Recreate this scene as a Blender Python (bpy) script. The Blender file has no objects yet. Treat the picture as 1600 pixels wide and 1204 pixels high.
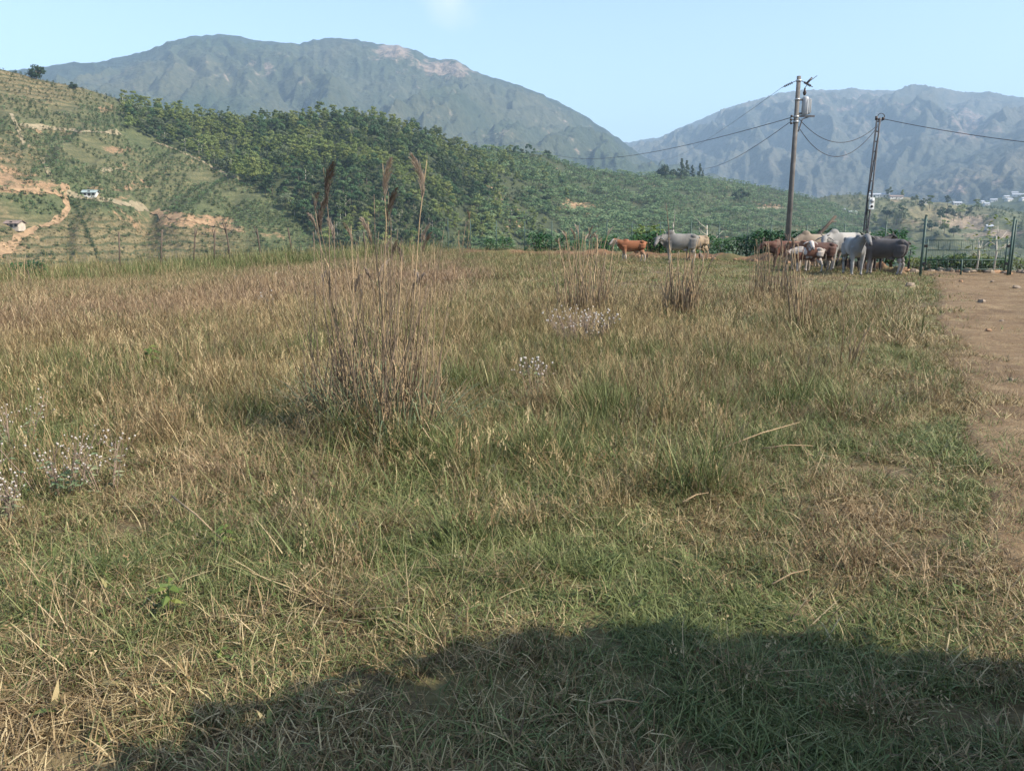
import bpy, bmesh, math, random
import numpy as np
from mathutils import Vector, Matrix, Euler
from mathutils.bvhtree import BVHTree

random.seed(11)
RNG = np.random.default_rng(11)
PI = math.pi
R = math.radians
SC = bpy.context.scene
COL = SC.collection

# ------------------------------------------------------------------ camera
FPX = 1232.0                      # focal length in pixels of the 1600 x 1204 photograph
PITCH = R(11.5)
EYE = Vector((0.0, 0.0, 1.6))
cam_data = bpy.data.cameras.new('camera')
cam_data.sensor_width = 36.0
cam_data.lens = 36.0 * FPX / 1600.0
cam_data.clip_start = 0.05
cam_data.clip_end = 40000.0
cam = bpy.data.objects.new('camera', cam_data)
COL.objects.link(cam)
cam.location = EYE
cam.rotation_euler = (PI / 2 - PITCH, 0, 0)
SC.camera = cam

# ------------------------------------------------------------------ sky and sun
SUN_EL, SUN_AZ = R(41), R(113)    # azimuth clockwise from +Y (the view direction)
SUN_VEC = Vector((math.sin(SUN_AZ) * math.cos(SUN_EL), math.cos(SUN_AZ) * math.cos(SUN_EL), math.sin(SUN_EL)))
world = bpy.data.worlds.new('World')
SC.world = world
world.use_nodes = True
wn = world.node_tree
bg = wn.nodes['Background']
sky = wn.nodes.new('ShaderNodeTexSky')
sky.sky_type = 'NISHITA'
sky.sun_disc = False
sky.sun_elevation = SUN_EL
sky.sun_rotation = SUN_AZ
sky.altitude = 400
sky.air_density = 1.0
sky.dust_density = 1.6
sky.ozone_density = 1.0
bg.inputs['Strength'].default_value = 0.15
# one faint pink wisp of cloud high over the left mountain
_wd = Vector((-97 / 1232.0, math.cos(PITCH) + 598 / 1232.0 * math.sin(PITCH), -math.sin(PITCH) + 598 / 1232.0 * math.cos(PITCH))).normalized()
_tc = wn.nodes.new('ShaderNodeTexCoord')
_sb = wn.nodes.new('ShaderNodeVectorMath'); _sb.operation = 'SUBTRACT'; _sb.inputs[1].default_value = _wd
_sc = wn.nodes.new('ShaderNodeVectorMath'); _sc.operation = 'MULTIPLY'; _sc.inputs[1].default_value = (30, 30, 42)
_ln = wn.nodes.new('ShaderNodeVectorMath'); _ln.operation = 'LENGTH'
_nz = wn.nodes.new('ShaderNodeTexNoise'); _nz.inputs['Scale'].default_value = 28; _nz.inputs['Detail'].default_value = 5
_mr = wn.nodes.new('ShaderNodeMapRange'); _mr.inputs[1].default_value = 1.25; _mr.inputs[2].default_value = 0.1; _mr.inputs[3].default_value = 0; _mr.inputs[4].default_value = 0.55
_ad = wn.nodes.new('ShaderNodeMath'); _ad.operation = 'ADD'
_mu = wn.nodes.new('ShaderNodeMath'); _mu.operation = 'MULTIPLY_ADD'; _mu.inputs[1].default_value = 1.6; _mu.inputs[2].default_value = -0.8
_mx = wn.nodes.new('ShaderNodeMix'); _mx.data_type = 'RGBA'; _mx.inputs[7].default_value = (4.2, 4.3, 4.8, 1)
wn.links.new(_tc.outputs['Generated'], _sb.inputs[0]); wn.links.new(_sb.outputs[0], _sc.inputs[0]); wn.links.new(_sc.outputs[0], _ln.inputs[0])
wn.links.new(_tc.outputs['Generated'], _nz.inputs['Vector']); wn.links.new(_nz.outputs['Fac'], _mu.inputs[0])
wn.links.new(_ln.outputs['Value'], _ad.inputs[0]); wn.links.new(_mu.outputs[0], _ad.inputs[1]); wn.links.new(_ad.outputs[0], _mr.inputs[0])
wn.links.new(_mr.outputs[0], _mx.inputs[0]); wn.links.new(sky.outputs[0], _mx.inputs[6]); wn.links.new(_mx.outputs[2], bg.inputs['Color'])
sun_data = bpy.data.lights.new('sun', 'SUN')
sun_data.energy = 5.0
sun_data.angle = R(0.5)
sun_data.color = (1.0, 0.92, 0.79)
sun = bpy.data.objects.new('sun', sun_data)
COL.objects.link(sun)
sun.rotation_euler = SUN_VEC.to_track_quat('Z', 'Y').to_euler()

SC.view_settings.view_transform = 'Standard'
SC.view_settings.look = 'None'
SC.view_settings.gamma = 1.0
SC.view_settings.exposure = 1.03
SC.view_settings.use_curve_mapping = False
cy = SC.cycles
cy.max_bounces = 5
cy.diffuse_bounces = 3
cy.glossy_bounces = 2
cy.transmission_bounces = 4
cy.transparent_max_bounces = 6
cy.volume_bounces = 0
cy.use_denoising = True
cy.sample_clamp_indirect = 4.0

# ------------------------------------------------------------------ pixel <-> world
CP, SP = math.cos(PITCH), math.sin(PITCH)
def ray(px, py):
    a = (px - 800.0) / FPX
    b = (602.0 - py) / FPX
    return Vector((a, CP + b * SP, -SP + b * CP))
def ray_azel(px, py):
    d = ray(px, py)
    return math.atan2(d.x, d.y), d.z / math.hypot(d.x, d.y)
def project(P):                     # (n,3) array -> px, py, depth
    P = np.asarray(P, float)
    x, y, z = P[:, 0], P[:, 1], P[:, 2] - EYE.z
    dep = y * CP - z * SP
    up = y * SP + z * CP
    dep = np.where(np.abs(dep) < 1e-3, 1e-3, dep)
    return 800 + FPX * x / dep, 602 - FPX * up / dep, dep

# ------------------------------------------------------------------ noise
def _hash(ix, iy, seed):
    h = (ix.astype(np.int64) * 374761393 + iy.astype(np.int64) * 668265263 + seed * 974711) & 0xFFFFFFFF
    h = ((h ^ (h >> 13)) * 1274126177) & 0xFFFFFFFF
    h = h ^ (h >> 16)
    return (h & 0xFFFF) / 65535.0
def vnoise(x, y, seed=0):
    x = np.asarray(x, float); y = np.asarray(y, float)
    ix = np.floor(x); iy = np.floor(y)
    fx = x - ix; fy = y - iy
    fx = fx * fx * (3 - 2 * fx); fy = fy * fy * (3 - 2 * fy)
    a = _hash(ix, iy, seed); b = _hash(ix + 1, iy, seed)
    c = _hash(ix, iy + 1, seed); d = _hash(ix + 1, iy + 1, seed)
    return (a + (b - a) * fx) * (1 - fy) + (c + (d - c) * fx) * fy
def fbm(x, y, octaves=4, seed=0, gain=0.5):
    s = 0; a = 1.0; t = 0
    for o in range(octaves):
        s = s + a * vnoise(np.asarray(x) * 2 ** o + 17.3 * o, np.asarray(y) * 2 ** o - 9.1 * o, seed + o)
        t += a; a *= gain
    return s / t
def sstep(a, b, x):
    t = np.clip((np.asarray(x, float) - a) / (b - a), 0, 1)
    return t * t * (3 - 2 * t)

# ------------------------------------------------------------------ mesh helpers
class MB:
    def __init__(self):
        self.v = []; self.f = []; self.c = []
    def add(self, vs, fs):
        o = len(self.v)
        self.v += [tuple(p) for p in vs]
        self.f += [tuple(i + o for i in q) for q in fs]
    def box(self, c, s, rot=None):
        vs = []
        for dz in (-1, 1):
            for dy in (-1, 1):
                for dx in (-1, 1):
                    p = Vector((dx * s[0] / 2, dy * s[1] / 2, dz * s[2] / 2))
                    if rot is not None: p = rot @ p
                    vs.append(Vector(c) + p)
        self.add(vs, [(0, 2, 3, 1), (4, 5, 7, 6), (0, 1, 5, 4), (2, 6, 7, 3), (0, 4, 6, 2), (1, 3, 7, 5)])
    def tube(self, pts, rad, n=8, squash=None, cap=True, up=(0, 0, 1)):
        pts = [Vector(p) for p in pts]
        m = len(pts)
        vs = []
        upv = Vector(up)
        for i, p in enumerate(pts):
            t = (pts[min(i + 1, m - 1)] - pts[max(i - 1, 0)])
            if t.length < 1e-9: t = Vector((0, 0, 1))
            t.normalize()
            u = upv if abs(t.dot(upv)) < 0.97 else Vector((1, 0, 0)) if abs(t.x) < 0.9 else Vector((0, 1, 0))
            s = t.cross(u).normalized()
            w = s.cross(t).normalized()
            r = rad[i] if hasattr(rad, '__len__') else rad
            if hasattr(r, '__len__'): rs, rw = r
            else: rs = rw = r
            for k in range(n):
                a = 2 * PI * k / n
                vs.append(p + s * (rs * math.cos(a)) + w * (rw * math.sin(a)))
        fs = []
        for i in range(m - 1):
            for k in range(n):
                k2 = (k + 1) % n
                fs.append((i * n + k, i * n + k2, (i + 1) * n + k2, (i + 1) * n + k))
        if cap:
            fs.append(tuple(range(n - 1, -1, -1)))
            fs.append(tuple((m - 1) * n + k for k in range(n)))
        self.add(vs, fs)
    def ball(self, c, r, seg=8, rings=5, jit=0.0, rnd=random):
        if not hasattr(r, '__len__'): r = (r, r, r)
        vs = [(c[0], c[1], c[2] - r[2])]
        for i in range(1, rings):
            th = PI * i / rings
            for k in range(seg):
                ph = 2 * PI * k / seg
                j = 1 + rnd.uniform(-jit, jit)
                vs.append((c[0] + r[0] * j * math.sin(th) * math.cos(ph), c[1] + r[1] * j * math.sin(th) * math.sin(ph), c[2] - r[2] * j * math.cos(th)))
        vs.append((c[0], c[1], c[2] + r[2]))
        fs = []
        for k in range(seg):
            fs.append((0, 1 + (k + 1) % seg, 1 + k))
        for i in range(rings - 2):
            for k in range(seg):
                a = 1 + i * seg + k; b = 1 + i * seg + (k + 1) % seg
                fs.append((a, b, b + seg, a + seg))
        t = len(vs) - 1; o = 1 + (rings - 2) * seg
        for k in range(seg):
            fs.append((o + k, o + (k + 1) % seg, t))
        self.add(vs, fs)
    def leaf(self, p, d, length, width, droop=0.2, fold=0.15):
        p = Vector(p); d = Vector(d).normalized()
        s = d.cross(Vector((0, 0, 1)))
        if s.length < 1e-3: s = Vector((1, 0, 0))
        s.normalize(); n = s.cross(d)
        m = p + d * (length * 0.45) + n * (fold * width)
        e = p + d * length - Vector((0, 0, 1)) * (droop * length)
        l = p + d * (length * 0.45) + s * (width / 2) - Vector((0, 0, droop * length * 0.3))
        r = p + d * (length * 0.45) - s * (width / 2) - Vector((0, 0, droop * length * 0.3))
        self.add([p, l, e, r, m], [(0, 1, 4), (1, 2, 4), (2, 3, 4), (3, 0, 4)])
    def mesh(self, name, mat, smooth=False):
        me = bpy.data.meshes.new(name)
        me.from_pydata(self.v, [], self.f)
        if mat: me.materials.append(mat)
        if smooth: me.polygons.foreach_set('use_smooth', [True] * len(me.polygons))
        me.update()
        return me
    def build(self, name, mat, parent=None, smooth=False, loc=(0, 0, 0)):
        return link(name, self.mesh(name, mat, smooth), parent, loc)
def link(name, me, parent=None, loc=(0, 0, 0)):
    o = bpy.data.objects.new(name, me)
    COL.objects.link(o)
    o.location = loc
    if parent is not None: o.parent = parent
    return o
def np_mesh(name, V, F, mat, smooth=False):
    me = bpy.data.meshes.new(name)
    V = np.asarray(V, np.float32); F = np.asarray(F, np.int32)
    k = F.shape[1]
    me.vertices.add(len(V)); me.vertices.foreach_set('co', V.ravel())
    me.loops.add(F.size); me.loops.foreach_set('vertex_index', F.ravel())
    me.polygons.add(len(F))
    me.polygons.foreach_set('loop_start', np.arange(0, F.size, k, dtype=np.int32))
    me.polygons.foreach_set('loop_total', np.full(len(F), k, np.int32))
    if smooth: me.polygons.foreach_set('use_smooth', np.ones(len(F), bool))
    if mat: me.materials.append(mat)
    me.update(calc_edges=True); me.validate()
    return me
def tag(o, label=None, cat=None, group=None, kind=None):
    if label: o['label'] = label
    if cat: o['category'] = cat
    if group: o['group'] = group
    if kind: o['kind'] = kind
    return o
def thing(name, label, cat, loc=(0, 0, 0), rz=0.0, group=None, scale=1.0):
    o = bpy.data.objects.new(name, None)
    COL.objects.link(o)
    o.empty_display_size = 0.2
    o.location = loc; o.rotation_euler = (0, 0, rz); o.scale = (scale,) * 3
    return tag(o, label, cat, group)
def set_attr(me, name, typ, data, dom='POINT'):
    a = me.attributes.new(name, typ, dom)
    data = np.asarray(data)
    if typ == 'FLOAT': a.data.foreach_set('value', data.astype(np.float32).ravel())
    elif typ == 'INT': a.data.foreach_set('value', data.astype(np.int32).ravel())
    elif typ == 'FLOAT_VECTOR': a.data.foreach_set('vector', data.astype(np.float32).ravel())
    elif typ == 'FLOAT_COLOR': a.data.foreach_set('color', data.astype(np.float32).ravel())

# ------------------------------------------------------------------ materials
class NT:
    def __init__(self, name):
        self.m = bpy.data.materials.new(name)
        self.m.use_nodes = True
        self.t = self.m.node_tree
        self.b = self.t.nodes['Principled BSDF']
        self.b.inputs['Roughness'].default_value = 0.85
        self.b.inputs['Specular IOR Level'].default_value = 0.25
    def n(self, typ, **kw):
        x = self.t.nodes.new(typ)
        for k, v in kw.items():
            if k in x.inputs.keys() and not hasattr(x, k): x.inputs[k].default_value = v
            else: setattr(x, k, v)
        return x
    def l(self, a, b): self.t.links.new(a, b)
    def noise(self, scale, detail=4, rough=0.55, vec=None, dist=0.0):
        x = self.n('ShaderNodeTexNoise')
        x.inputs['Scale'].default_value = scale; x.inputs['Detail'].default_value = detail
        x.inputs['Roughness'].default_value = rough; x.inputs['Distortion'].default_value = dist
        if vec is not None: self.l(vec, x.inputs['Vector'])
        return x.outputs['Fac']
    def ramp(self, fac, stops):
        x = self.n('ShaderNodeValToRGB')
        e = x.color_ramp.elements
        while len(e) < len(stops): e.new(0.5)
        for i, (p, c) in enumerate(stops):
            e[i].position = p
            e[i].color = (c, c, c, 1) if not hasattr(c, '__len__') else tuple(c) + (1,)
        self.l(fac, x.inputs['Fac'])
        return x.outputs['Color']
    def mix(self, fac, a, b, mode='MIX'):
        x = self.n('ShaderNodeMix', data_type='RGBA', blend_type=mode)
        for s, v in ((x.inputs[0], fac), (x.inputs[6], a), (x.inputs[7], b)):
            if hasattr(v, 'node'): self.l(v, s)
            elif hasattr(v, '__len__'): s.default_value = tuple(v) + (1,)
            else: s.default_value = v
        return x.outputs[2]
    def math(self, op, a, b=None, clamp=False):
        x = self.n('ShaderNodeMath', operation=op, use_clamp=clamp)
        for s, v in ((x.inputs[0], a), (x.inputs[1], b)):
            if v is None: continue
            if hasattr(v, 'node'): self.l(v, s)
            else: s.default_value = v
        return x.outputs[0]
    def attr(self, name, typ='GEOMETRY'):
        x = self.n('ShaderNodeAttribute', attribute_name=name, attribute_type=typ)
        return x
    def pos(self): return self.n('ShaderNodeNewGeometry').outputs['Position']
    def obj(self): return self.n('ShaderNodeTexCoord').outputs['Object']
    def rand(self): return self.n('ShaderNodeObjectInfo').outputs['Random']
    def bump(self, h, strength=0.4, dist=0.05):
        x = self.n('ShaderNodeBump')
        x.inputs['Strength'].default_value = strength; x.inputs['Distance'].default_value = dist
        self.l(h, x.inputs['Height']); self.l(x.outputs[0], self.b.inputs['Normal'])
    def col(self, c):
        if hasattr(c, 'node'): self.l(c, self.b.inputs['Base Color'])
        else: self.b.inputs['Base Color'].default_value = tuple(c) + (1,)
    def translucent(self, c, amount):
        tr = self.n('ShaderNodeBsdfTranslucent'); mx = self.n('ShaderNodeMixShader')
        mx.inputs[0].default_value = amount
        if hasattr(c, 'node'): self.l(c, tr.inputs['Color'])
        else: tr.inputs['Color'].default_value = tuple(c) + (1,)
        out = self.t.nodes['Material Output']
        self.l(self.b.outputs[0], mx.inputs[1]); self.l(tr.outputs[0], mx.inputs[2])
        self.l(mx.outputs[0], out.inputs['Surface'])

def mat_plain(name, c, var=0.25, scale=6.0, rough=0.8, metal=0.0, bump=0.0):
    n = NT(name)
    f = n.noise(scale, 5, 0.6, n.obj())
    lo = tuple(x * (1 - var) for x in c); hi = tuple(min(1, x * (1 + var)) for x in c)
    n.col(n.ramp(f, [(0.3, lo), (0.7, hi)]))
    n.b.inputs['Roughness'].default_value = rough
    n.b.inputs['Metallic'].default_value = metal
    if bump: n.bump(f, 0.5, bump)
    return n.m

def mat_leaf(name, cols, trans=0.25, rough=0.55):
    n = NT(name)
    r = n.rand()
    f = n.noise(3.0, 2, 0.5, n.pos())
    fac = n.math('ADD', n.math('MULTIPLY', r, 0.6), n.math('MULTIPLY', f, 0.4))
    k = len(cols) - 1
    c = n.ramp(fac, [(0.15 + 0.7 * i / max(1, k), cc) for i, cc in enumerate(cols)])
    n.col(c)
    n.b.inputs['Roughness'].default_value = rough
    n.translucent(c, trans)
    return n.m

def mat_grass(name, greens, straws, trans=0.16):
    n = NT(name)
    rnd = n.attr('rnd').outputs['Fac']; t = n.attr('along').outputs['Fac']
    tint = n.attr('tint', 'INSTANCER').outputs['Fac']
    hue = n.attr('hue', 'INSTANCER').outputs['Fac']
    fac = n.math('ADD', n.math('MULTIPLY', n.math('SUBTRACT', rnd, tint), 5.0), 0.5, True)
    r2 = n.math('FRACT', n.math('MULTIPLY', rnd, 17.31))
    g = n.ramp(r2, [(0.0, greens[0]), (0.5, greens[1]), (1.0, greens[2])])
    s1 = n.ramp(r2, [(0.0, straws[0]), (0.45, straws[1]), (1.0, straws[2])])
    s2 = n.ramp(r2, [(0.0, (0.085, 0.052, 0.03)), (0.5, (0.25, 0.165, 0.095)), (1.0, (0.43, 0.32, 0.205))])
    s = n.mix(hue, s1, s2)
    # green blades are often dry and straw-coloured towards the tip
    dry = n.math('MULTIPLY', n.math('MULTIPLY', t, t), 0.45)
    g2 = n.mix(dry, g, s)
    c = n.mix(fac, g2, s)
    n.col(c)
    n.b.inputs['Roughness'].default_value = 0.6
    n.translucent(c, trans)
    return n.m

M = {}
GREENS = [(0.045, 0.075, 0.02), (0.10, 0.14, 0.04), (0.18, 0.22, 0.08)]
STRAWS = [(0.075, 0.048, 0.022), (0.25, 0.18, 0.082), (0.50, 0.41, 0.22)]
M['grass'] = mat_grass('field_grass', GREENS, STRAWS)
M['stalk'] = mat_plain('dry_stalk', (0.30, 0.215, 0.125), 0.35, 9.0)
M['stalk_dark'] = mat_plain('dark_stalk', (0.17, 0.125, 0.085), 0.35, 9.0)
M['plume'] = mat_leaf('seed_plume', [(0.27, 0.205, 0.15), (0.37, 0.29, 0.22), (0.48, 0.40, 0.32)], 0.35, 0.8)
M['plume_dark'] = mat_leaf('dark_seed_plume', [(0.13, 0.10, 0.08), (0.19, 0.15, 0.12), (0.26, 0.21, 0.17)], 0.25, 0.8)
M['bluegreen'] = mat_leaf('tussock_blade', [(0.10, 0.15, 0.075), (0.17, 0.21, 0.11), (0.28, 0.28, 0.16)], 0.25)
M['bush'] = mat_leaf('coffee_leaf', [(0.016, 0.055, 0.014), (0.03, 0.085, 0.022), (0.055, 0.12, 0.03)], 0.15, 0.4)
M['weedleaf'] = mat_leaf('weed_leaf', [(0.06, 0.105, 0.025), (0.11, 0.155, 0.035), (0.18, 0.19, 0.045)], 0.3)
M['flower'] = mat_plain('white_seed_fluff', (0.42, 0.38, 0.34), 0.25, 20.0)
M['twig'] = mat_plain('grey_twig', (0.22, 0.16, 0.12), 0.3, 12.0)
M['bark'] = mat_plain('bark', (0.16, 0.125, 0.09), 0.4, 4.0, bump=0.02)
M['palebark'] = mat_plain('pale_bark', (0.48, 0.43, 0.36), 0.25, 4.0)
M['wood'] = mat_plain('weathered_wood', (0.20, 0.155, 0.115), 0.4, 5.0, bump=0.01)
M['oldwood'] = mat_plain('dark_old_wood', (0.09, 0.068, 0.052), 0.4, 5.0, bump=0.01)
M['concrete'] = mat_plain('grey_pole', (0.13, 0.12, 0.11), 0.35, 3.0, bump=0.004)
M['darkpole'] = mat_plain('dark_pole', (0.10, 0.10, 0.105), 0.35, 3.0, bump=0.004)
M['wire'] = mat_plain('wire', (0.035, 0.035, 0.04), 0.1, 3.0, 0.5)
M['steel'] = mat_plain('galvanised', (0.42, 0.43, 0.44), 0.2, 8.0, 0.45, 0.5)
M['tank'] = mat_plain('grey_tank_paint', (0.36, 0.37, 0.38), 0.12, 6.0, 0.4)
M['porcelain'] = mat_plain('brown_porcelain', (0.06, 0.045, 0.04), 0.2, 6.0, 0.25)
M['whitebox'] = mat_plain('white_box_paint', (0.68, 0.68, 0.66), 0.1, 8.0, 0.5)
M['black'] = mat_plain('black_glass', (0.02, 0.02, 0.022), 0.1, 8.0, 0.2)
M['gate'] = mat_plain('green_metal_paint', (0.055, 0.09, 0.075), 0.35, 9.0, 0.5)
M['rock'] = mat_plain('pale_rock', (0.24, 0.185, 0.135), 0.35, 7.0, bump=0.02)
M['clod'] = mat_plain('orange_clod', (0.27, 0.16, 0.09), 0.35, 7.0, bump=0.02)
M['whitewall'] = mat_plain('white_wall', (0.55, 0.53, 0.49), 0.1, 1.0)
M['tanwall'] = mat_plain('tan_wall', (0.42, 0.36, 0.29), 0.2, 1.0)
M['zinc'] = mat_plain('zinc_roof', (0.42, 0.43, 0.44), 0.15, 0.7, 0.4, 0.3)
M['redroof'] = mat_plain('rusty_roof', (0.20, 0.15, 0.125), 0.3, 0.8)
M['greyroof'] = mat_plain('grey_green_roof', (0.25, 0.30, 0.29), 0.2, 0.8, 0.5)
M['darkopening'] = mat_plain('dark_door', (0.05, 0.04, 0.035), 0.2, 2.0)
M['horn'] = mat_plain('horn', (0.22, 0.19, 0.15), 0.3, 15.0, 0.4)
M['earthpath'] = mat_plain('orange_earth_path', (0.25, 0.165, 0.092), 0.4, 0.5)
M['palepath'] = mat_plain('pale_earth_path', (0.22, 0.18, 0.11), 0.4, 0.5)
M['hedge'] = mat_leaf('hedge_leaf', [(0.012, 0.03, 0.01), (0.02, 0.045, 0.015), (0.035, 0.06, 0.02)], 0.1)
M['banana'] = mat_leaf('banana_leaf', [(0.05, 0.10, 0.035), (0.10, 0.16, 0.06), (0.21, 0.27, 0.125)], 0.25, 0.45)
M['crop'] = mat_leaf('dry_crop_leaf', [(0.12, 0.12, 0.04), (0.22, 0.18, 0.075), (0.36, 0.28, 0.14)], 0.2)
FOREST = [
    [(0.035, 0.065, 0.018), (0.06, 0.095, 0.028), (0.085, 0.12, 0.035)],
    [(0.075, 0.105, 0.026), (0.11, 0.14, 0.035), (0.155, 0.175, 0.05)],
    [(0.025, 0.055, 0.02), (0.045, 0.08, 0.028), (0.065, 0.10, 0.035)],
    [(0.08, 0.115, 0.032), (0.115, 0.15, 0.042), (0.15, 0.18, 0.06)],
    [(0.04, 0.085, 0.032), (0.06, 0.115, 0.042), (0.095, 0.15, 0.055)],
    [(0.06, 0.085, 0.04), (0.09, 0.115, 0.055), (0.125, 0.145, 0.08)],
]
for i, (c, f_) in enumerate(zip(FOREST, (0.95, 1.35, .78, 1.45, 1.1, 1.3))): M['forest%d' % i] = mat_leaf('tree_leaf_%d' % i, [(q[0] * f_, q[1] * f_ * .97, q[2] * f_) for q in c], 0.22)

def mat_ground():
    n = NT('field_soil')
    p = n.pos()
    a = n.noise(0.35, 6, 0.6, p); b = n.noise(9.0, 6, 0.65, p)
    c1 = n.ramp(b, [(0.3, (0.07, 0.045, 0.025)), (0.55, (0.13, 0.09, 0.05)), (0.75, (0.20, 0.15, 0.085))])
    c2 = n.ramp(b, [(0.3, (0.07, 0.075, 0.022)), (0.7, (0.16, 0.15, 0.055))])
    n.col(n.mix(n.ramp(a, [(0.42, 0.0), (0.6, 1.0)]), c1, c2))
    n.bump(b, 0.6, 0.04)
    return n.m
M['ground'] = mat_ground()
def mat_road():
    n = NT('trodden_earth')
    p = n.pos()
    a = n.noise(0.8, 6, 0.6, p); b = n.noise(14.0, 6, 0.7, p); d = n.noise(55.0, 3, 0.6, p)
    c = n.ramp(a, [(0.3, (0.12, 0.075, 0.038)), (0.5, (0.19, 0.125, 0.063)), (0.7, (0.25, 0.175, 0.093))])
    c = n.mix(n.ramp(b, [(0.35, 0.75), (0.6, 0.0)]), c, (0.13, 0.08, 0.042))
    e = n.noise(3.2, 5, 0.65, p)
    c = n.mix(n.ramp(e, [(0.5, 0.0), (0.68, 0.6)]), c, (0.28, 0.205, 0.11))
    c = n.mix(n.ramp(d, [(0.58, 0.0), (0.72, 0.5)]), c, (0.32, 0.235, 0.15))
    n.col(c)
    h = n.math('ADD', b, n.math('MULTIPLY', d, 0.4))
    n.bump(h, 0.9, 0.05)
    return n.m
M['road'] = mat_road()
def mat_hill(name, g0, g1, soil, scale, zone=True, bumpd=1.5, dryc=((0.13, 0.10, 0.05), (0.27, 0.20, 0.10)), terrace=0.0):
    n = NT(name)
    p = n.pos()
    a = n.noise(scale, 6, 0.6, p); b = n.noise(scale * 9, 5, 0.65, p)
    g = n.ramp(b, [(0.3, g0), (0.7, g1)])
    if zone:
        z = n.attr('zone').outputs['Color']
        sep = n.n('ShaderNodeSeparateColor'); n.l(z, sep.inputs[0])
        bare = n.math('ADD', sep.outputs[0], n.math('MULTIPLY', n.math('SUBTRACT', b, 0.5), 2.2), True)
        bare = n.ramp(bare, [(0.35, 0.0), (0.6, 1.0)])
        dry = n.math('MULTIPLY', sep.outputs[1], 1.0, True)
        gd = n.mix(dry, g, n.ramp(b, [(0.3, dryc[0]), (0.7, dryc[1])]))
        if terrace:
            sx = n.n('ShaderNodeSeparateXYZ'); n.l(p, sx.inputs[0])
            ph = n.math('ADD', n.math('MULTIPLY', sx.outputs[2], 6.2832 / terrace), n.math('MULTIPLY', n.noise(0.09, 5, 0.6, p), 14.0))
            wv = n.math('ADD', n.math('MULTIPLY', n.math('SINE', ph), 0.5), n.math('MULTIPLY', b, 0.6))
            gd = n.mix(n.math('MULTIPLY', n.ramp(wv, [(0.45, 0.0), (0.75, 1.0)]), n.math('ADD', n.math('MULTIPLY', dry, 0.6), 0.25)), gd, tuple(x * 0.8 for x in g0))
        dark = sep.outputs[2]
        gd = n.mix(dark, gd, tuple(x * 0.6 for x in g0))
        c = n.mix(bare, gd, n.ramp(a, [(0.3, tuple(x * 0.75 for x in soil)), (0.7, soil)]))
    else:
        c = n.mix(n.ramp(a, [(0.55, 0.0), (0.72, 0.8)]), g, soil)
    e = n.noise(scale * 38, 4, 0.7, p)
    c = n.mix(n.ramp(e, [(0.42, 0.0), (0.62, 0.62)]), c, tuple(x * 0.7 for x in g0))
    n.col(c)
    n.bump(n.math('ADD', b, n.math('MULTIPLY', e, 0.5)), 0.9, bumpd)
    return n.m
M['hill'] = mat_hill('plantation_hillside', (0.055, 0.07, 0.028), (0.12, 0.125, 0.055), (0.33, 0.205, 0.115), 0.02, True, 0.8, ((0.11, 0.088, 0.045), (0.23, 0.175, 0.09)), 2.6)
M['hill_far'] = mat_hill('far_green_hill', (0.045, 0.065, 0.03), (0.115, 0.125, 0.06), (0.30, 0.22, 0.15), 0.008, True, 2.0)
M['mountain'] = mat_hill('mountain_slope', (0.018, 0.034, 0.018), (0.05, 0.068, 0.034), (0.27, 0.20, 0.15), 0.0022, True, 14.0, ((0.06, 0.06, 0.032), (0.125, 0.11, 0.065)))
M['mountain_far'] = mat_hill('far_mountain_slope', (0.024, 0.034, 0.024), (0.075, 0.074, 0.052), (0.22, 0.16, 0.13), 0.0018, True, 18.0, ((0.06, 0.058, 0.04), (0.14, 0.12, 0.085)))

# ------------------------------------------------------------------ ground
EDGE = [(-2000, 60), (-200, 57), (0, 55), (300, 54), (600, 51), (900, 46), (1100, 43), (1200, 40), (1330, 36), (1450, 32.5), (1600, 33), (1900, 36), (3000, 60)]
_eaz = np.array([ray_azel(p, 352)[0] for p, _ in EDGE]); _ed = np.array([d for _, d in EDGE])
def edge_of(az): return np.interp(az, _eaz, _ed)
def gz(x, y):
    x = np.asarray(x, float); y = np.asarray(y, float)
    r = np.hypot(x, y); az = np.arctan2(x, y)
    z = 0.16 * (fbm(x * 0.13, y * 0.13, 3, 5) - 0.5) * sstep(1.0, 6.0, r) + 0.05 * (fbm(x * 0.9, y * 0.9, 2, 8) - 0.5) * sstep(40, 20, r)
    wl = np.clip((-np.degrees(az) - 4) / 22.0, 0, 1) * np.clip((np.degrees(az) + 150) / 40, 0, 1)
    z = z - 1.2 * sstep(9, 52, r) * wl
    e = edge_of(az)
    over = np.maximum(0, r - e)
    z = z - 46 * (1 - np.exp(-np.sqrt(over * over + 4) * 0.012 + 0.024))
    return z
def gzf(x, y): return float(gz(np.array([x]), np.array([y]))[0])

rad = np.concatenate([[0.0], np.geomspace(0.35, 70, 130), np.geomspace(73, 8300, 50)])
azs = np.linspace(-PI, PI, 481)[:-1]
AA, RR = np.meshgrid(azs, rad[1:])
GX = RR * np.sin(AA); GY = RR * np.cos(AA)
GV = np.stack([GX, GY, gz(GX, GY)], -1).reshape(-1, 3)
nA = len(azs); nR = len(rad) - 1
i, j = np.meshgrid(np.arange(nR - 1), np.arange(nA), indexing='ij')
j2 = (j + 1) % nA
GF = np.stack([i * nA + j, (i + 1) * nA + j, (i + 1) * nA + j2, i * nA + j2], -1).reshape(-1, 4)
GV = np.vstack([GV, [[0, 0, gzf(0, 0)]]])
cen = len(GV) - 1
me = np_mesh('ground', GV, GF[:, ::-1], M['ground'], True)
bm = bmesh.new(); bm.from_mesh(me); bm.verts.ensure_lookup_table()
for k in range(nA):
    try: bm.faces.new((bm.verts[cen], bm.verts[(k + 1) % nA], bm.verts[k])).smooth = True
    except ValueError: pass
bmesh.ops.recalc_face_normals(bm, faces=bm.faces)
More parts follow.
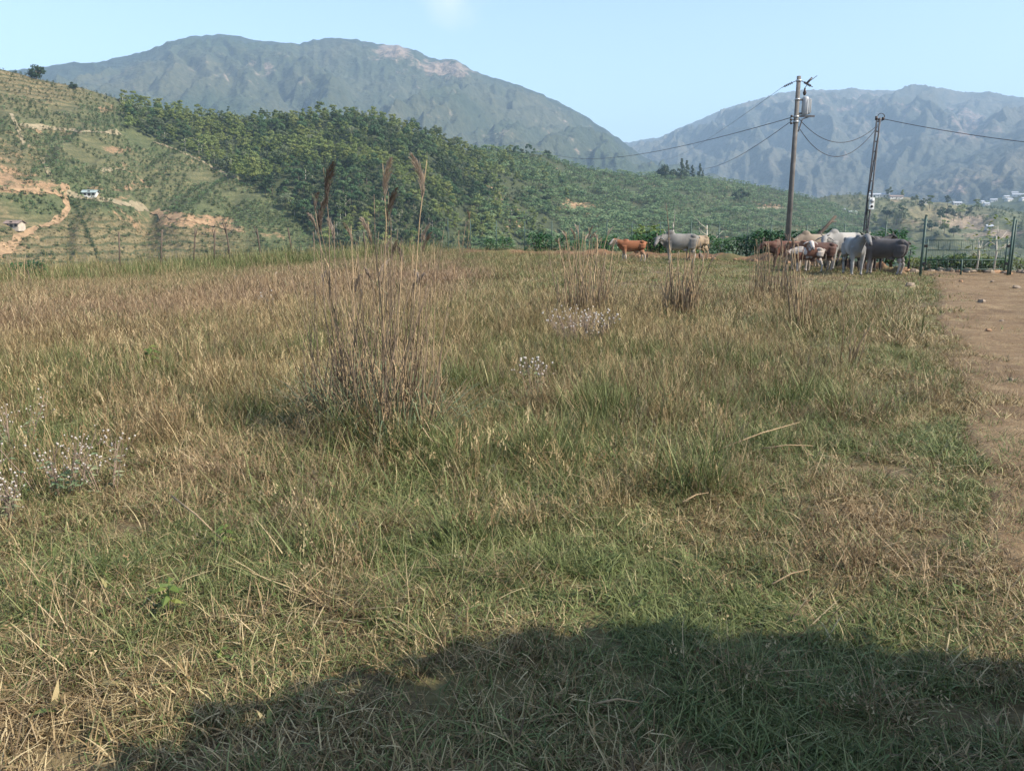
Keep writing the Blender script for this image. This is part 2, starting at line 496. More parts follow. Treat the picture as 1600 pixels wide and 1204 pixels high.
bm.to_mesh(me); bm.free()
ground = tag(link('ground', me), kind='structure')

def ghit(px, py):                  # where the pixel's ray meets the field
    d = ray(px, py)
    t = 1.0; prev = t
    for _ in range(4000):
        p = EYE + d * t
        if p.z < gzf(p.x, p.y):
            lo, hi = prev, t
            for _ in range(30):
                m = (lo + hi) / 2; q = EYE + d * m
                if q.z < gzf(q.x, q.y): hi = m
                else: lo = m
            q = EYE + d * hi
            return Vector((q.x, q.y, gzf(q.x, q.y)))
        prev = t; t *= 1.02
    return None
def at_dist(px, dist):             # ground point in the direction of a pixel column at a given range
    a = math.atan2((px - 800) / FPX, CP + SP * (250.0 / FPX))
    x, y = dist * math.sin(a), dist * math.cos(a)
    return Vector((x, y, gzf(x, y)))
def height_at(px, py, p):          # height above p at which the ray of (px,py) passes p's range
    d = ray(px, py)
    k = math.hypot(p.x, p.y) / math.hypot(d.x, d.y)
    return EYE.z + d.z * k - p.z

# ------------------------------------------------------------------ hills and mountains
def ip(tab, az):
    a = np.array([ray_azel(p, 352)[0] for p, _ in tab]); v = np.array([q for _, q in tab], float)
    return np.interp(az, a, v)
HILLS = {}
def hill(name, sil, Dr, Df, zf, na, ns, amp, mat, ease=1.0, gscale=(120, 3.0), ridge_jit=0.0, zonef=None, seed=1, back=0.5, sub=0.0):
    az0 = ray_azel(*sil[0])[0]; az1 = ray_azel(*sil[-1])[0]
    az = np.linspace(az0, az1, na)
    sa = np.array([ray_azel(*q)[0] for q in sil]); st = np.array([ray_azel(*q)[1] for q in sil])
    te = np.interp(az, sa, st)
    k = np.ones(5) / 5
    dr = ip(Dr, az); df = ip(Df, az)
    dr = np.convolve(np.pad(dr, 20, 'edge'), np.ones(41) / 41, 'valid')
    df = np.convolve(np.pad(df, 20, 'edge'), np.ones(41) / 41, 'valid')
    lat = az * dr.mean()
    zr = EYE.z + te * dr - (sub if np.isscalar(sub) else ip(sub, az)) + ridge_jit * (fbm(lat / (ridge_jit * 4 + 1e-6), lat * 0 + seed, 3, seed) - 0.5) * 2 if ridge_jit else EYE.z + te * dr - (sub if np.isscalar(sub) else ip(sub, az))
    s = np.concatenate([np.linspace(0, 1, ns), 1 + back * np.linspace(0, 1, max(6, ns // 5))[1:]])
    S, A = np.meshgrid(s, az, indexing='ij')
    Dd = df[None, :] + (dr - df)[None, :] * S
    e = np.clip(S, 0, 1) ** ease
    Z = zf + (zr[None, :] - zf) * e
    over = np.clip(S - 1, 0, None)
    Z = Z - (zr[None, :] - zf) * over * 0.9
    L = A * dr.mean()
    Hm = S * (dr - df)[None, :]
    big = fbm(L / gscale[0] / 3.5, Hm / gscale[0] / 3.5, 3, seed + 60) - 0.5
    w1 = 1.1 * (fbm(L / gscale[0] * 0.6, Hm / gscale[0] * 0.5, 4, seed + 40) - 0.5)
    w2 = 1.1 * (fbm(L / gscale[0] * 0.6 + 50, Hm / gscale[0] * 0.5, 4, seed + 41) - 0.5)
    g = fbm(L / gscale[0] + w1 + 1.6 * big * Hm / gscale[0], Hm / gscale[0] * 0.42 + w2, 5, seed)
    g = 1 - np.abs(2 * g - 1) * 1.6 + 0.9 * big
    f2 = 0.75 - 2.6 * np.abs(fbm(L / gscale[0] * 3.2 + w2, Hm / gscale[0] * 1.7 + w1, 5, seed + 9, 0.55) - 0.5)
    win = np.sin(PI * np.clip(S, 0, 1)) ** 0.75
    Z = Z + amp * win * (g - 0.55) + 0.32 * amp * win * (f2 - 0.4) + 0.16 * amp * win * (fbm(L / gscale[0] * 13, Hm / gscale[0] * 13, 3, seed + 19) - 0.5)
    X = Dd * np.sin(A); Y = Dd * np.cos(A)
    V = np.stack([X, Y, Z], -1).reshape(-1, 3)
    n1 = len(az); n0 = len(s)
    i, j = np.meshgrid(np.arange(n0 - 1), np.arange(n1 - 1), indexing='ij')
    F = np.stack([i * n1 + j, i * n1 + j + 1, (i + 1) * n1 + j + 1, (i + 1) * n1 + j], -1).reshape(-1, 4)
    me = np_mesh(name, V, F, mat, True)
    px, py, _ = project(V)
    zone = np.zeros((len(V), 4)); zone[:, 3] = 1
    if zonef is not None:
        zone[:, :3] = zonef(px, py, V, S.ravel())
    set_attr(me, 'zone', 'FLOAT_COLOR', zone)
    o = tag(link(name, me), kind='structure')
    key = len(HILLS)
    HILLS[key] = dict(obj=o, V=V, az=az, s=s, S=S, Z=Z, D=Dd, bvh=BVHTree.FromPolygons(V.tolist(), F.tolist()))
    return HILLS[key]
def blob(px, py, cx, cy_, rx, ry): return np.exp(-(((px - cx) / rx) ** 2 + ((py - cy_) / ry) ** 2))
def hhit(h, px, py):
    d = ray(px, py).normalized()
    q = h['bvh'].ray_cast(EYE, d)
    return q[0]
def hz(h, x, y):
    q = h['bvh'].ray_cast(Vector((x, y, 3000)), Vector((0, 0, -1)))
    return q[0].z if q[0] else None

def zone_h1(px, py, V, S):
    n = fbm(V[:, 0] / 22, V[:, 1] / 22, 4, 77); n2 = fbm(V[:, 0] / 60, V[:, 1] / 60, 3, 21)
    bare = 0.55 * blob(px, py, 15, 265, 45, 45) + 0.5 * blob(px, py, 60, 293, 60, 9) + 0.55 * blob(px, py, 300, 345, 75, 12) \
        + 0.35 * blob(px, py, 80, 205, 120, 10) + 0.5 * blob(px, py, 165, 170, 25, 10) + 0.35 * blob(px, py, 905, 325, 40, 12) + 0.3 * blob(px, py, 880, 320, 12, 8) \
        + 0.5 * blob(px, py, 190, 235, 30, 8) + 0.45 * blob(px, py, 210, 290, 25, 12) + 0.4 * blob(px, py, 20, 380, 45, 14) + 0.5 * blob(px, py, 1135, 292, 14, 6) + 0.5 * blob(px, py, 1195, 325, 30, 5)
    bare = bare + 0.28 * sstep(0.55, 0.75, n)
    dry = 0.95 * sstep(420, 330, px) * sstep(318, 335, py - 0.13 * px + 12) + 0.7 * sstep(220, 40, px) * sstep(215, 150, py) + 0.35 * sstep(0.45, 0.65, n2) \
        + 0.8 * blob(px, py, 10, 260, 60, 40)
    green = blob(px, py, 60, 320, 55, 25)
    dry = np.clip(dry - 1.2 * green, 0, 1)
    dark = np.maximum(forest_mask(px, py), 0.85 * sstep(735, 760, px))
    return np.stack([np.clip(bare * (1 - 0.8 * forest_mask(px, py)), 0, 1), np.clip(dry, 0, 1) * (1 - dark), 0.9 * dark], -1)
FPOLY = [(196, 150), (300, 160), (420, 165), (560, 158), (640, 180), (700, 200), (735, 225), (748, 262), (745, 300), (720, 350), (690, 400), (560, 400), (490, 362), (440, 318), (400, 290), (360, 268), (320, 248), (275, 230), (235, 212), (200, 195)]
def inpoly(px, py, poly):
    px = np.asarray(px, float); py = np.asarray(py, float)
    c = np.zeros(px.shape, bool); n = len(poly)
    for a in range(n):
        x0, y0 = poly[a]; x1, y1 = poly[(a + 1) % n]
        if y0 == y1: continue
        t = ((y0 > py) != (y1 > py)) & (px < (x1 - x0) * (py - y0) / (y1 - y0) + x0)
        c ^= t
    return c
def forest_mask(px, py): return inpoly(px, py, FPOLY).astype(float)

H1 = hill('plantation_hill',
          [(-900, 150), (-500, 90), (-200, 85), (0, 108), (30, 115), (60, 124), (110, 134), (200, 150), (300, 168), (350, 176), (420, 176), (500, 170), (560, 166), (610, 180), (680, 202),
           (720, 222), (735, 228), (800, 232), (850, 240), (900, 258), (950, 266), (1000, 272), (1050, 271), (1100, 275), (1150, 283), (1200, 291), (1250, 303), (1290, 314), (1330, 330), (1400, 350), (1600, 400)],
          [(-900, 460), (0, 480), (300, 510), (550, 480), (700, 505), (790, 590), (1000, 720), (1250, 850), (1600, 900)],
          [(-900, 235), (0, 240), (300, 262), (550, 262), (700, 275), (800, 300), (1050, 330), (1250, 420), (1600, 500)],
          -31, 520, 150, 9.0, M['hill'], 0.95, (75, 3.0), 0.0, zone_h1, 3, 0.5,
          sub=[(150, 0), (230, 3.8), (680, 4.5), (735, 3.2), (770, 1.5), (1600, 1.0)])

def zone_h2(px, py, V, S):
    n = fbm(V[:, 0] / 40, V[:, 1] / 40, 4, 31)
    bare = 0.9 * blob(px, py, 1510, 348, 45, 10) + 0.6 * blob(px, py, 1555, 365, 45, 6) + 0.6 * blob(px, py, 1310, 352, 40, 4) + 0.5 * blob(px, py, 1400, 312, 20, 5) + 0.3 * sstep(0.55, 0.7, n)
    dry = 0.6 * blob(px, py, 1460, 335, 60, 20) + 0.3 * n
    return np.stack([np.clip(bare, 0, 1), np.clip(dry, 0, 1), 0 * bare], -1)
H2 = hill('settled_hill',
          [(1120, 420), (1200, 360), (1250, 318), (1275, 310), (1300, 305), (1350, 304), (1420, 309), (1450, 314), (1500, 320), (1540, 324), (1600, 332), (1750, 340), (2000, 330), (2400, 360)],
          [(1200, 950), (1600, 1000), (2400, 900)], [(1200, 480), (1600, 470), (2400, 420)], -47, 260, 90, 16, M['hill_far'], 1.0, (90, 3.0), 1.2, zone_h2, 8)
H3 = hill('village_spur',
          [(1380, 360), (1440, 337), (1480, 327), (1540, 314), (1600, 300), (1800, 268), (2100, 262), (2500, 300)],
          [(1380, 1700), (2500, 1700)], [(1380, 1100), (2500, 1100)], -50, 160, 50, 25, M['hill_far'], 1.0, (160, 3.0), 2.0, None, 15)

def zone_m1(px, py, V, S):
    n = fbm(V[:, 0] / 300, V[:, 1] / 300, 4, 51); n2 = fbm(V[:, 0] / 150, V[:, 2] / 150, 4, 52)
    bare = 1.0 * blob(px, py, 612, 80, 26, 13) + 0.55 * blob(px, py, 700, 112, 32, 12) + 0.45 * blob(px, py, 665, 105, 60, 10) + 0.16 * sstep(0.52, 0.7, n2) * sstep(0.15, 0.4, S)
    bare = bare + 0.14 * blob(px, py, 600, 160, 60, 40) + 0.14 * blob(px, py, 310, 125, 40, 22) + 0.14 * blob(px, py, 390, 115, 40, 30)
    dry = np.clip(1.6 * (n - 0.35), 0, 0.9) * sstep(1.0, 0.8, S)
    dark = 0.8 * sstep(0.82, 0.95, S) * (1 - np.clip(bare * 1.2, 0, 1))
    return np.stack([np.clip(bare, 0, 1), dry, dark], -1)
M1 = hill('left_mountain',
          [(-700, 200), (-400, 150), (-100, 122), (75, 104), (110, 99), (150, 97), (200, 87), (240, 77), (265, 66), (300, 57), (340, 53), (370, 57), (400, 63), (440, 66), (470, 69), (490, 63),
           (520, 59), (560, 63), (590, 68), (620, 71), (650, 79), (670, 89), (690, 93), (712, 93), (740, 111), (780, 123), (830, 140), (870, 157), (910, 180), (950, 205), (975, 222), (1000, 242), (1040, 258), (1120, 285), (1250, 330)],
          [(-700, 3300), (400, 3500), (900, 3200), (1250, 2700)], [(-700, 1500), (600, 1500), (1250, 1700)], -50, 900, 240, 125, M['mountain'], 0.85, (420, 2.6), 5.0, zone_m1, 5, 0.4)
def zone_m2(px, py, V, S):
    n = fbm(V[:, 0] / 350, V[:, 1] / 350, 4, 61); n2 = fbm(V[:, 0] / 200, V[:, 2] / 200, 4, 62)
    bare = 0.55 * blob(px, py, 1520, 195, 40, 30) + 0.35 * blob(px, py, 1340, 165, 60, 20) + 0.2 * sstep(0.5, 0.7, n2) + 0.15 * blob(px, py, 1300, 240, 60, 30) + 0.5 * blob(px, py, 1495, 290, 14, 14)
    dry = np.clip(1.8 * (n - 0.3), 0, 1)
    return np.stack([np.clip(bare, 0, 1), dry, 0 * bare], -1)
M2 = hill('right_mountain',
          [(600, 262), (800, 245), (900, 232), (985, 222), (1010, 217), (1030, 215), (1060, 201), (1090, 188), (1130, 171), (1170, 159), (1200, 151), (1240, 142), (1300, 141), (1330, 138), (1360, 141), (1400, 141), (1430, 135),
           (1460, 138), (1490, 144), (1530, 147), (1545, 145), (1560, 150), (1600, 153), (1800, 140), (2200, 170), (2700, 230)],
          [(600, 5600), (1600, 5400), (2700, 5000)], [(600, 2600), (2700, 2500)], -50, 800, 240, 190, M['mountain_far'], 0.9, (560, 2.8), 6.0, zone_m2, 25, 0.35)
M3 = hill('right_spur_mountain',
          [(1250, 350), (1330, 325), (1400, 297), (1450, 264), (1500, 243), (1550, 223), (1600, 197), (1750, 152), (1900, 145), (2300, 205), (2600, 260)],
          [(1250, 3600), (2600, 3600)], [(1250, 2200), (2600, 2100)], -50, 400, 140, 120, M['mountain_far'], 0.95, (330, 2.8), 5.0, zone_m2, 35, 0.4)

# ------------------------------------------------------------------ haze: the air between here and the mountains
hb = MB(); hb.box((0, 1500, 560), (17600, 17600, 1260))
hz_m = bpy.data.materials.new('haze_air'); hz_m.use_nodes = True
ht = hz_m.node_tree
for nn in list(ht.nodes):
    if nn.type != 'OUTPUT_MATERIAL': ht.nodes.remove(nn)
pv = ht.nodes.new('ShaderNodeVolumePrincipled')
pv.inputs['Color'].default_value = (0.52, 0.75, 1.0, 1)
pv.inputs['Density'].default_value = 0.000165
pv.inputs['Anisotropy'].default_value = 0.0
ht.links.new(pv.outputs[0], ht.nodes['Material Output'].inputs['Volume'])
hz_m.cycles.homogeneous_volume = True
haze = tag(hb.build('haze', hz_m), 'thin blue haze lying over the valley and mountains', 'haze', kind='stuff')

# ------------------------------------------------------------------ dirt road on the right
ROADL = [(1.15, -3.0), (1.62, 1.0), (2.05, 2.8), (2.75, 4.2), (4.6, 7.9), (7.4, 13.5), (10.3, 19.0), (13.2, 25.0), (14.6, 28.5), (15.6, 31.5)]
ROADW = [(-3.0, 3.2), (2.8, 3.3), (8, 3.8), (14, 4.6), (20, 5.0), (25, 5.0), (28.5, 4.3), (31.5, 3.6)]
def road_left(y): return np.interp(y, [q[1] for q in ROADL], [q[0] for q in ROADL])
def road_w(y): return np.interp(y, [q[0] for q in ROADW], [q[1] for q in ROADW])
def road_in(x, y):                 # signed distance inside the road's left and right edges
    l = road_left(y) + 0.5 * (fbm(np.asarray(y) * 0.8, np.asarray(y) * 0, 3, 91) - 0.5)
    r = road_left(y) + road_w(y)
    return np.minimum(np.asarray(x) - l, r - np.asarray(x))
ny, nx = 420, 56
yy = np.linspace(-3, 31.5, ny); tt = np.linspace(0, 1, nx)
TT, YY = np.meshgrid(tt, yy)
XX = road_left(YY) - 0.15 + (road_w(YY) + 0.3) * TT
edge_n = 0.35 * (fbm(YY * 1.3, YY * 0, 4, 92) - 0.5) * (1 - TT) + 0.35 * (fbm(YY * 1.3, YY * 0 + 5, 4, 93) - 0.5) * TT
XX = XX + edge_n
rut = -0.035 * (np.exp(-((TT - 0.3) / 0.07) ** 2) + np.exp(-((TT - 0.72) / 0.07) ** 2)) + 0.09 * (fbm(XX * 1.7, YY * 1.7, 4, 12) - 0.5)
ZZ = gz(XX, YY) + 0.028 + np.where((TT > 0.02) & (TT < 0.98), 0.012 + rut * 0.5, -0.03)
RV = np.stack([XX, YY, ZZ], -1).reshape(-1, 3)
i, j = np.meshgrid(np.arange(ny - 1), np.arange(nx - 1), indexing='ij')
RF = np.stack([i * nx + j, i * nx + j + 1, (i + 1) * nx + j + 1, (i + 1) * nx + j], -1).reshape(-1, 4)
road = tag(link('dirt_road', np_mesh('dirt_road', RV, RF, M['road'], True)), kind='structure')

# ------------------------------------------------------------------ scatter by geometry nodes (for stuff only)
def source_coll(name, meshes):
    c = bpy.data.collections.new(name)
    for k, me in enumerate(meshes):
        o = bpy.data.objects.new('%s_%02d' % (name, k), me)
        c.objects.link(o)
    return c
def scatter(name, P, rot, scl, idx, coll, label, cat, tint=None, hue=None, kind='stuff', parent=None):
    n = len(P)
    me = bpy.data.meshes.new(name)
    me.vertices.add(n); me.vertices.foreach_set('co', np.asarray(P, np.float32).ravel())
    set_attr(me, 'rot', 'FLOAT_VECTOR', rot); set_attr(me, 'scl', 'FLOAT_VECTOR', scl); set_attr(me, 'pick', 'INT', idx)
    set_attr(me, 'tint', 'FLOAT', tint if tint is not None else np.zeros(n)); set_attr(me, 'hue', 'FLOAT', hue if hue is not None else np.zeros(n))
    o = link(name, me, parent)
    tag(o, label, cat, kind=kind)
    g = bpy.data.node_groups.new(name + '_nodes', 'GeometryNodeTree')
    g.is_modifier = True
    g.interface.new_socket('Geometry', in_out='INPUT', socket_type='NodeSocketGeometry')
    g.interface.new_socket('Geometry', in_out='OUTPUT', socket_type='NodeSocketGeometry')
    N = g.nodes.new
    gi = N('NodeGroupInput'); go = N('NodeGroupOutput'); ci = N('GeometryNodeCollectionInfo'); ins = N('GeometryNodeInstanceOnPoints')
    ci.inputs['Collection'].default_value = coll
    ci.inputs['Separate Children'].default_value = True; ci.inputs['Reset Children'].default_value = True
    def na(nm, ty):
        x = N('GeometryNodeInputNamedAttribute'); x.data_type = ty; x.inputs['Name'].default_value = nm
        return x.outputs['Attribute']
    er = N('FunctionNodeEulerToRotation')
    L = g.links.new
    L(na('rot', 'FLOAT_VECTOR'), er.inputs[0]); L(er.outputs[0], ins.inputs['Rotation'])
    L(na('scl', 'FLOAT_VECTOR'), ins.inputs['Scale']); L(na('pick', 'INT'), ins.inputs['Instance Index'])
    ins.inputs['Pick Instance'].default_value = True
    L(gi.outputs[0], ins.inputs['Points']); L(ci.outputs[0], ins.inputs['Instance']); L(ins.outputs[0], go.inputs[0])
    md = o.modifiers.new('scatter', 'NODES'); md.node_group = g
    return o

# ------------------------------------------------------------------ far trees
def crown_mesh(name, mat, rng, h, w, n_clump, n_leaf, leaf, kind='round'):
    V = []; F = []
    cl = []
    for k in range(n_clump):
        a = rng.uniform(0, 2 * PI)
        if kind == 'cone':
            t = (k + 0.5) / n_clump; rr = w * 0.5 * (1 - t) * rng.uniform(0.3, 0.8); zz = h * (0.15 + 0.85 * t); cr = w * (0.10 + 0.22 * (1 - t))
        else:
            t = rng.uniform(0, 1); rr = w * 0.5 * math.sqrt(rng.uniform(0.02, 0.75)) * (0.65 + 0.35 * math.sin(PI * t)); zz = h * (0.36 + 0.52 * t - 0.2 * (rr / w)); cr = w * rng.uniform(0.14, 0.24)
        cl.append((rr * math.cos(a), rr * math.sin(a), zz, cr))
    per = n_leaf // n_clump
    for (cx, cyy, cz, cr) in cl:
        d = rng.normal(size=(per, 3)); d /= np.linalg.norm(d, axis=1)[:, None]
        d[:, 2] = np.where(d[:, 2] < -0.4, -d[:, 2] * 0.5, d[:, 2])
        p = np.array([cx, cyy, cz]) + d * cr * rng.uniform(0.55, 1.08, (per, 1)) * np.array([1, 1, 0.8])
        nrm = d + rng.normal(size=(per, 3)) * 0.38; nrm /= np.linalg.norm(nrm, axis=1)[:, None]
        u = np.cross(nrm, rng.normal(size=(per, 3))); u /= np.linalg.norm(u, axis=1)[:, None]
        v = np.cross(nrm, u)
        sz = leaf * rng.uniform(0.6, 1.35, (per, 1))
        q = np.stack([p - u * sz * 0.5, p + v * sz * 0.32, p + u * sz * 0.6, p - v * sz * 0.32], 1)
        o = len(V) * 4 if False else sum(len(x) for x in V)
        V.append(q.reshape(-1, 3)); F.append(np.arange(per * 4).reshape(-1, 4) + o)
    return np_mesh(name, np.vstack(V), np.vstack(F), mat)
def trunk_mesh(name, mat, rng, h, r, lean=0.05, limbs=4):
    b = MB()
    tx, ty = rng.uniform(-lean, lean, 2) * h
    top = Vector((tx, ty, h * 0.72))
    b.tube([(0, 0, -0.4), (tx * 0.3, ty * 0.3, h * 0.3), top], [r, r * 0.75, r * 0.35], 6)
    for k in range(limbs):
        a = 2 * PI * k / limbs + rng.uniform(-0.4, 0.4); z = h * rng.uniform(0.35, 0.6)
        s = Vector((tx * 0.6, ty * 0.6, z)); e = s + Vector((math.cos(a) * h * 0.22, math.sin(a) * h * 0.22, h * 0.2))
        b.tube([s, (s + e) / 2 + Vector((0, 0, h * 0.02)), e], [r * 0.4, r * 0.3, r * 0.14], 5)
    return b.mesh(name, mat, True)
TREES = []
for k in range(12):
    rg = np.random.default_rng(100 + k)
    h = rg.uniform(6.5, 12.0); w = rg.uniform(4.2, 8.8)
    bk = M['palebark'] if k % 6 == 0 else M['bark']
    TREES.append((trunk_mesh('trunk', bk, rg, h, 0.2), crown_mesh('crown', M['forest%d' % (k % 6)], rg, h, w, 14, 900, 0.72)))
def plant_tree(name, label, cat, p, k, rz, sc, group=None, trees=TREES):
    t = thing(name, label, cat, p, rz, group, sc)
    tm, cm = trees[k]
    link('trunk', tm, t); link('crown', cm, t)
    return t

# the wood on the round hill: candidates on the hillside, spaced, the ones that show largest become single trees
cand = []
hv = H1
rg = np.random.default_rng(5)
azr = np.radians(np.array([-30.0, 5.0]))
n_try = 44000
aa = rg.uniform(azr[0], azr[1], n_try); ss = rg.uniform(0.0, 1.0, n_try)
ai = (aa - hv['az'][0]) / (hv['az'][1] - hv['az'][0]); si = ss * (150 - 1)
def hsample(h, ai, si):
    i0 = np.clip(np.floor(si).astype(int), 0, h['Z'].shape[0] - 2); j0 = np.clip(np.floor(ai).astype(int), 0, h['Z'].shape[1] - 2)
    fi = si - i0; fj = ai - j0
    def b(T): return (T[i0, j0] * (1 - fj) + T[i0, j0 + 1] * fj) * (1 - fi) + (T[i0 + 1, j0] * (1 - fj) + T[i0 + 1, j0 + 1] * fj) * fi
    D = b(h['D']); Z = b(h['Z']); A = h['az'][0] + ai * (h['az'][1] - h['az'][0])
    return np.stack([D * np.sin(A), D * np.cos(A), Z], -1)
P = hsample(hv, ai, si)
px, py, dep = project(P)
jit = 46 * (fbm(P[:, 0] / 14, P[:, 1] / 14, 3, 3) - 0.5) * sstep(600, 700, px) + 34 * (fbm(P[:, 0] / 16, P[:, 1] / 20, 3, 3) - 0.5)
ok = inpoly(px + jit, py + jit - 6, FPOLY)
ok |= (px > 730) & (px < 900) & (py > 240) & (py < 385) & (rg.uniform(size=len(px)) < 0.14 * np.clip(1 - (px - 730) / 170, 0, 1) ** 1.5)
P = P[ok]
cell = {}
keep = []
for q, p in enumerate(P):
    key = (int(p[0] // 5), int(p[1] // 5)); good = True
    for a in (-1, 0, 1):
        for b in (-1, 0, 1):
            for o in cell.get((key[0] + a, key[1] + b), ()):
                if (P[o][0] - p[0]) ** 2 + (P[o][1] - p[1]) ** 2 < 2.9 ** 2: good = False
    if good:
        cell.setdefault(key, []).append(q); keep.append(q)
P = P[keep]
px, py, dep = project(P)
# visible on the near face: the wood reads as one canopy; the edge trees and the near ones stand out
order = np.argsort(np.hypot(P[:, 0], P[:, 1]))
size_rank = order[:290]
rest = order[290:]
sc_f = lambda q: 0.33 + 0.5 * (((q * 7919) % 97) / 97.0) ** 1.8 + 0.12 * ((q * 31) % 7) / 7
patch = fbm(P[:, 0] / 30, P[:, 1] / 30, 3, 71)
def kpick(q):
    if patch[q] > 0.56: s = (1, 3, 7, 9, 1, 3)
    elif patch[q] < 0.44: s = (0, 2, 4, 8, 6, 10)
    else: s = (0, 1, 4, 5, 6, 9, 11, 2)
    return s[(q * 31) % len(s)]
for q in size_rank:
    plant_tree('forest_tree', 'broadleaf tree in the dense wood covering the round hill', 'tree', P[q], kpick(q), (q * 2.39996) % 6.283, sc_f(q), 'trees of the wood on the round hill')
TREE_SRC = []
for tm, cm in TREES:
    b = bmesh.new(); b.from_mesh(cm)
    me = bpy.data.meshes.new('wood_tree'); b.to_mesh(me); b.free(); me.materials.append(cm.materials[0])
    TREE_SRC.append(me)
tree_coll = source_coll('wood_tree_source', TREE_SRC)
Q = P[rest]
scatter('distant_wood', Q, np.stack([0 * Q[:, 0], 0 * Q[:, 0], rg.uniform(0, 6.28, len(Q))], -1), np.repeat(np.array([sc_f(q) for q in rest])[:, None], 3, 1),
        [kpick(q) for q in rest], tree_coll, 'green treetops of the wood running up the round hill', 'wood')

# ------------------------------------------------------------------ plantation rows on the hillsides (too many and too small to count)
def far_plant(kind, seed):
    rg = random.Random(seed)
    b = MB()
    if kind == 'banana':
        for k in range(8):
            a = 2 * PI * k / 8 + rg.uniform(-0.3, 0.3); l = rg.uniform(1.3, 1.9)
            b.leaf((0, 0, 1.6 + rg.uniform(-0.3, 0.3)), (math.cos(a), math.sin(a), rg.uniform(0.3, 1.1)), l, 0.55, 0.35)
        b.tube([(0, 0, 0), (0, 0, 1.8)], [0.16, 0.1], 5)
    elif kind == 'coffee':
        for k in range(36):
            a = rg.uniform(0, 2 * PI); z = rg.uniform(0.15, 1.35); r = 0.62 * (1 - 0.45 * z / 1.5)
            b.leaf((math.cos(a) * r * 0.5, math.sin(a) * r * 0.5, z), (math.cos(a), math.sin(a), rg.uniform(-0.2, 0.9)), 0.5, 0.42, 0.2)
    else:
        for k in range(10):
            a = rg.uniform(0, 2 * PI)
            b.leaf((0.1 * math.cos(a), 0.1 * math.sin(a), rg.uniform(0.0, 0.5)), (math.cos(a), math.sin(a), rg.uniform(0.3, 1.6)), 0.7, 0.34, 0.25)
    return b.mesh(kind, {'banana': M['banana'], 'coffee': M['hedgecoffee'] if 'hedgecoffee' in M else M['bush'], 'crop': M['crop']}[kind])
M['hedgecoffee'] = mat_leaf('hill_coffee_leaf', [(0.05, 0.075, 0.026), (0.075, 0.105, 0.038), (0.11, 0.14, 0.055)], 0.2)
PL = [far_plant('banana', 1), far_plant('banana', 2), far_plant('coffee', 3), far_plant('coffee', 4), far_plant('crop', 5), far_plant('crop', 6)]
pl_coll = source_coll('hill_plant_source', PL)
def plantation(h, az_rng, row, step, maskf, name, label, seed, s_rng=(0.0, 1.0), slen=None):
    rg = np.random.default_rng(seed)
    ns = int(slen / row); na = int((R(az_rng[1]) - R(az_rng[0])) * h['D'].mean() / step)
    s = np.linspace(s_rng[0], s_rng[1], ns); a = np.linspace(R(az_rng[0]), R(az_rng[1]), na)
    S, A = np.meshgrid(s, a, indexing='ij')
    S = S + rg.normal(size=S.shape) * 0.09 * (s[1] - s[0]) + 0.03 * (fbm(A * 14, S * 5, 3, seed) - 0.5); A = A + rg.normal(size=A.shape) * 0.35 * (a[1] - a[0])
    ai = ((A - h['az'][0]) / (h['az'][1] - h['az'][0])).ravel(); si = (np.clip(S, 0, 1) * (np.sum(h['s'] <= 1.0) - 1)).ravel()
    P = hsample(h, ai, si)
    px, py, _ = project(P)
    idx, sc, keepm = maskf(px, py, P, rg)
    P = P[keepm]; idx = idx[keepm]; sc = sc[keepm]
    return scatter(name, P, np.stack([0 * idx, 0 * idx, rg.uniform(0, 6.28, len(idx))], -1), np.repeat(sc[:, None], 3, 1), idx, pl_coll, label, 'plantation')
def mask_h1(px, py, P, rg):
    n = len(px)
    f = inpoly(px, py, FPOLY)
    nz = fbm(P[:, 0] / 18, P[:, 1] / 18, 3, 17)
    dryz = ((px < 400) & (py - 0.13 * px > 308)) | ((px < 200) & (py < 150 + 0.1 * px)) | (blob(px, py, 10, 260, 50, 38) > 0.5)
    green = blob(px, py, 60, 320, 50, 22) > 0.5
    u = rg.uniform(size=n)
    idx = np.where(u < 0.36, rg.integers(0, 2, n), rg.integers(2, 4, n))
    east = px > 735
    idx = np.where(east & (u < 0.62), rg.integers(0, 2, n), idx)
    idx = np.where(dryz & ~green & (u < 0.75), rg.integers(4, 6, n), idx)
    sc = rg.uniform(0.55, 1.1, n) * np.where(idx < 2, np.where(east, 1.5, 0.62), np.where(idx > 3, 0.8, np.where(east, 1.5, 0.95)))
    bare = (blob(px, py, 60, 293, 60, 7) + blob(px, py, 300, 345, 70, 11) + 0.8 * blob(px, py, 905, 325, 36, 9) + 0.7 * blob(px, py, 1195, 325, 34, 5)) > 0.5
    thin = (u > 0.75) & ~east
    keep = ~f & ~(bare & (rg.uniform(size=n) < 0.9)) & (nz + 0.25 * (fbm(P[:, 0] / 6, P[:, 1] / 6, 2, 18) - .5) > 0.34) & ~(rg.uniform(size=n) < 0.12) & (px > -250) & (px < 1420)
    return idx, sc, keep
plantation(H1, (-46, 27), 3.0, 1.7, mask_h1, 'hillside_plantation', 'rows of banana and coffee plants covering the near hillsides', 41, (0.02, 1.0), 360)
def mask_h2(px, py, P, rg):
    n = len(px)
    nz = fbm(P[:, 0] / 45, P[:, 1] / 45, 3, 27)
    idx = rg.integers(2, 4, n); sc = rg.uniform(1.0, 2.4, n)
    return idx, sc, (nz > 0.46) & (px > 1180) & (px < 1800)
plantation(H2, (18, 40), 8.0, 6.0, mask_h2, 'far_hill_scrub', 'dark scrub and coffee scattered over the hill below the village', 43, (0.0, 1.0), 520)

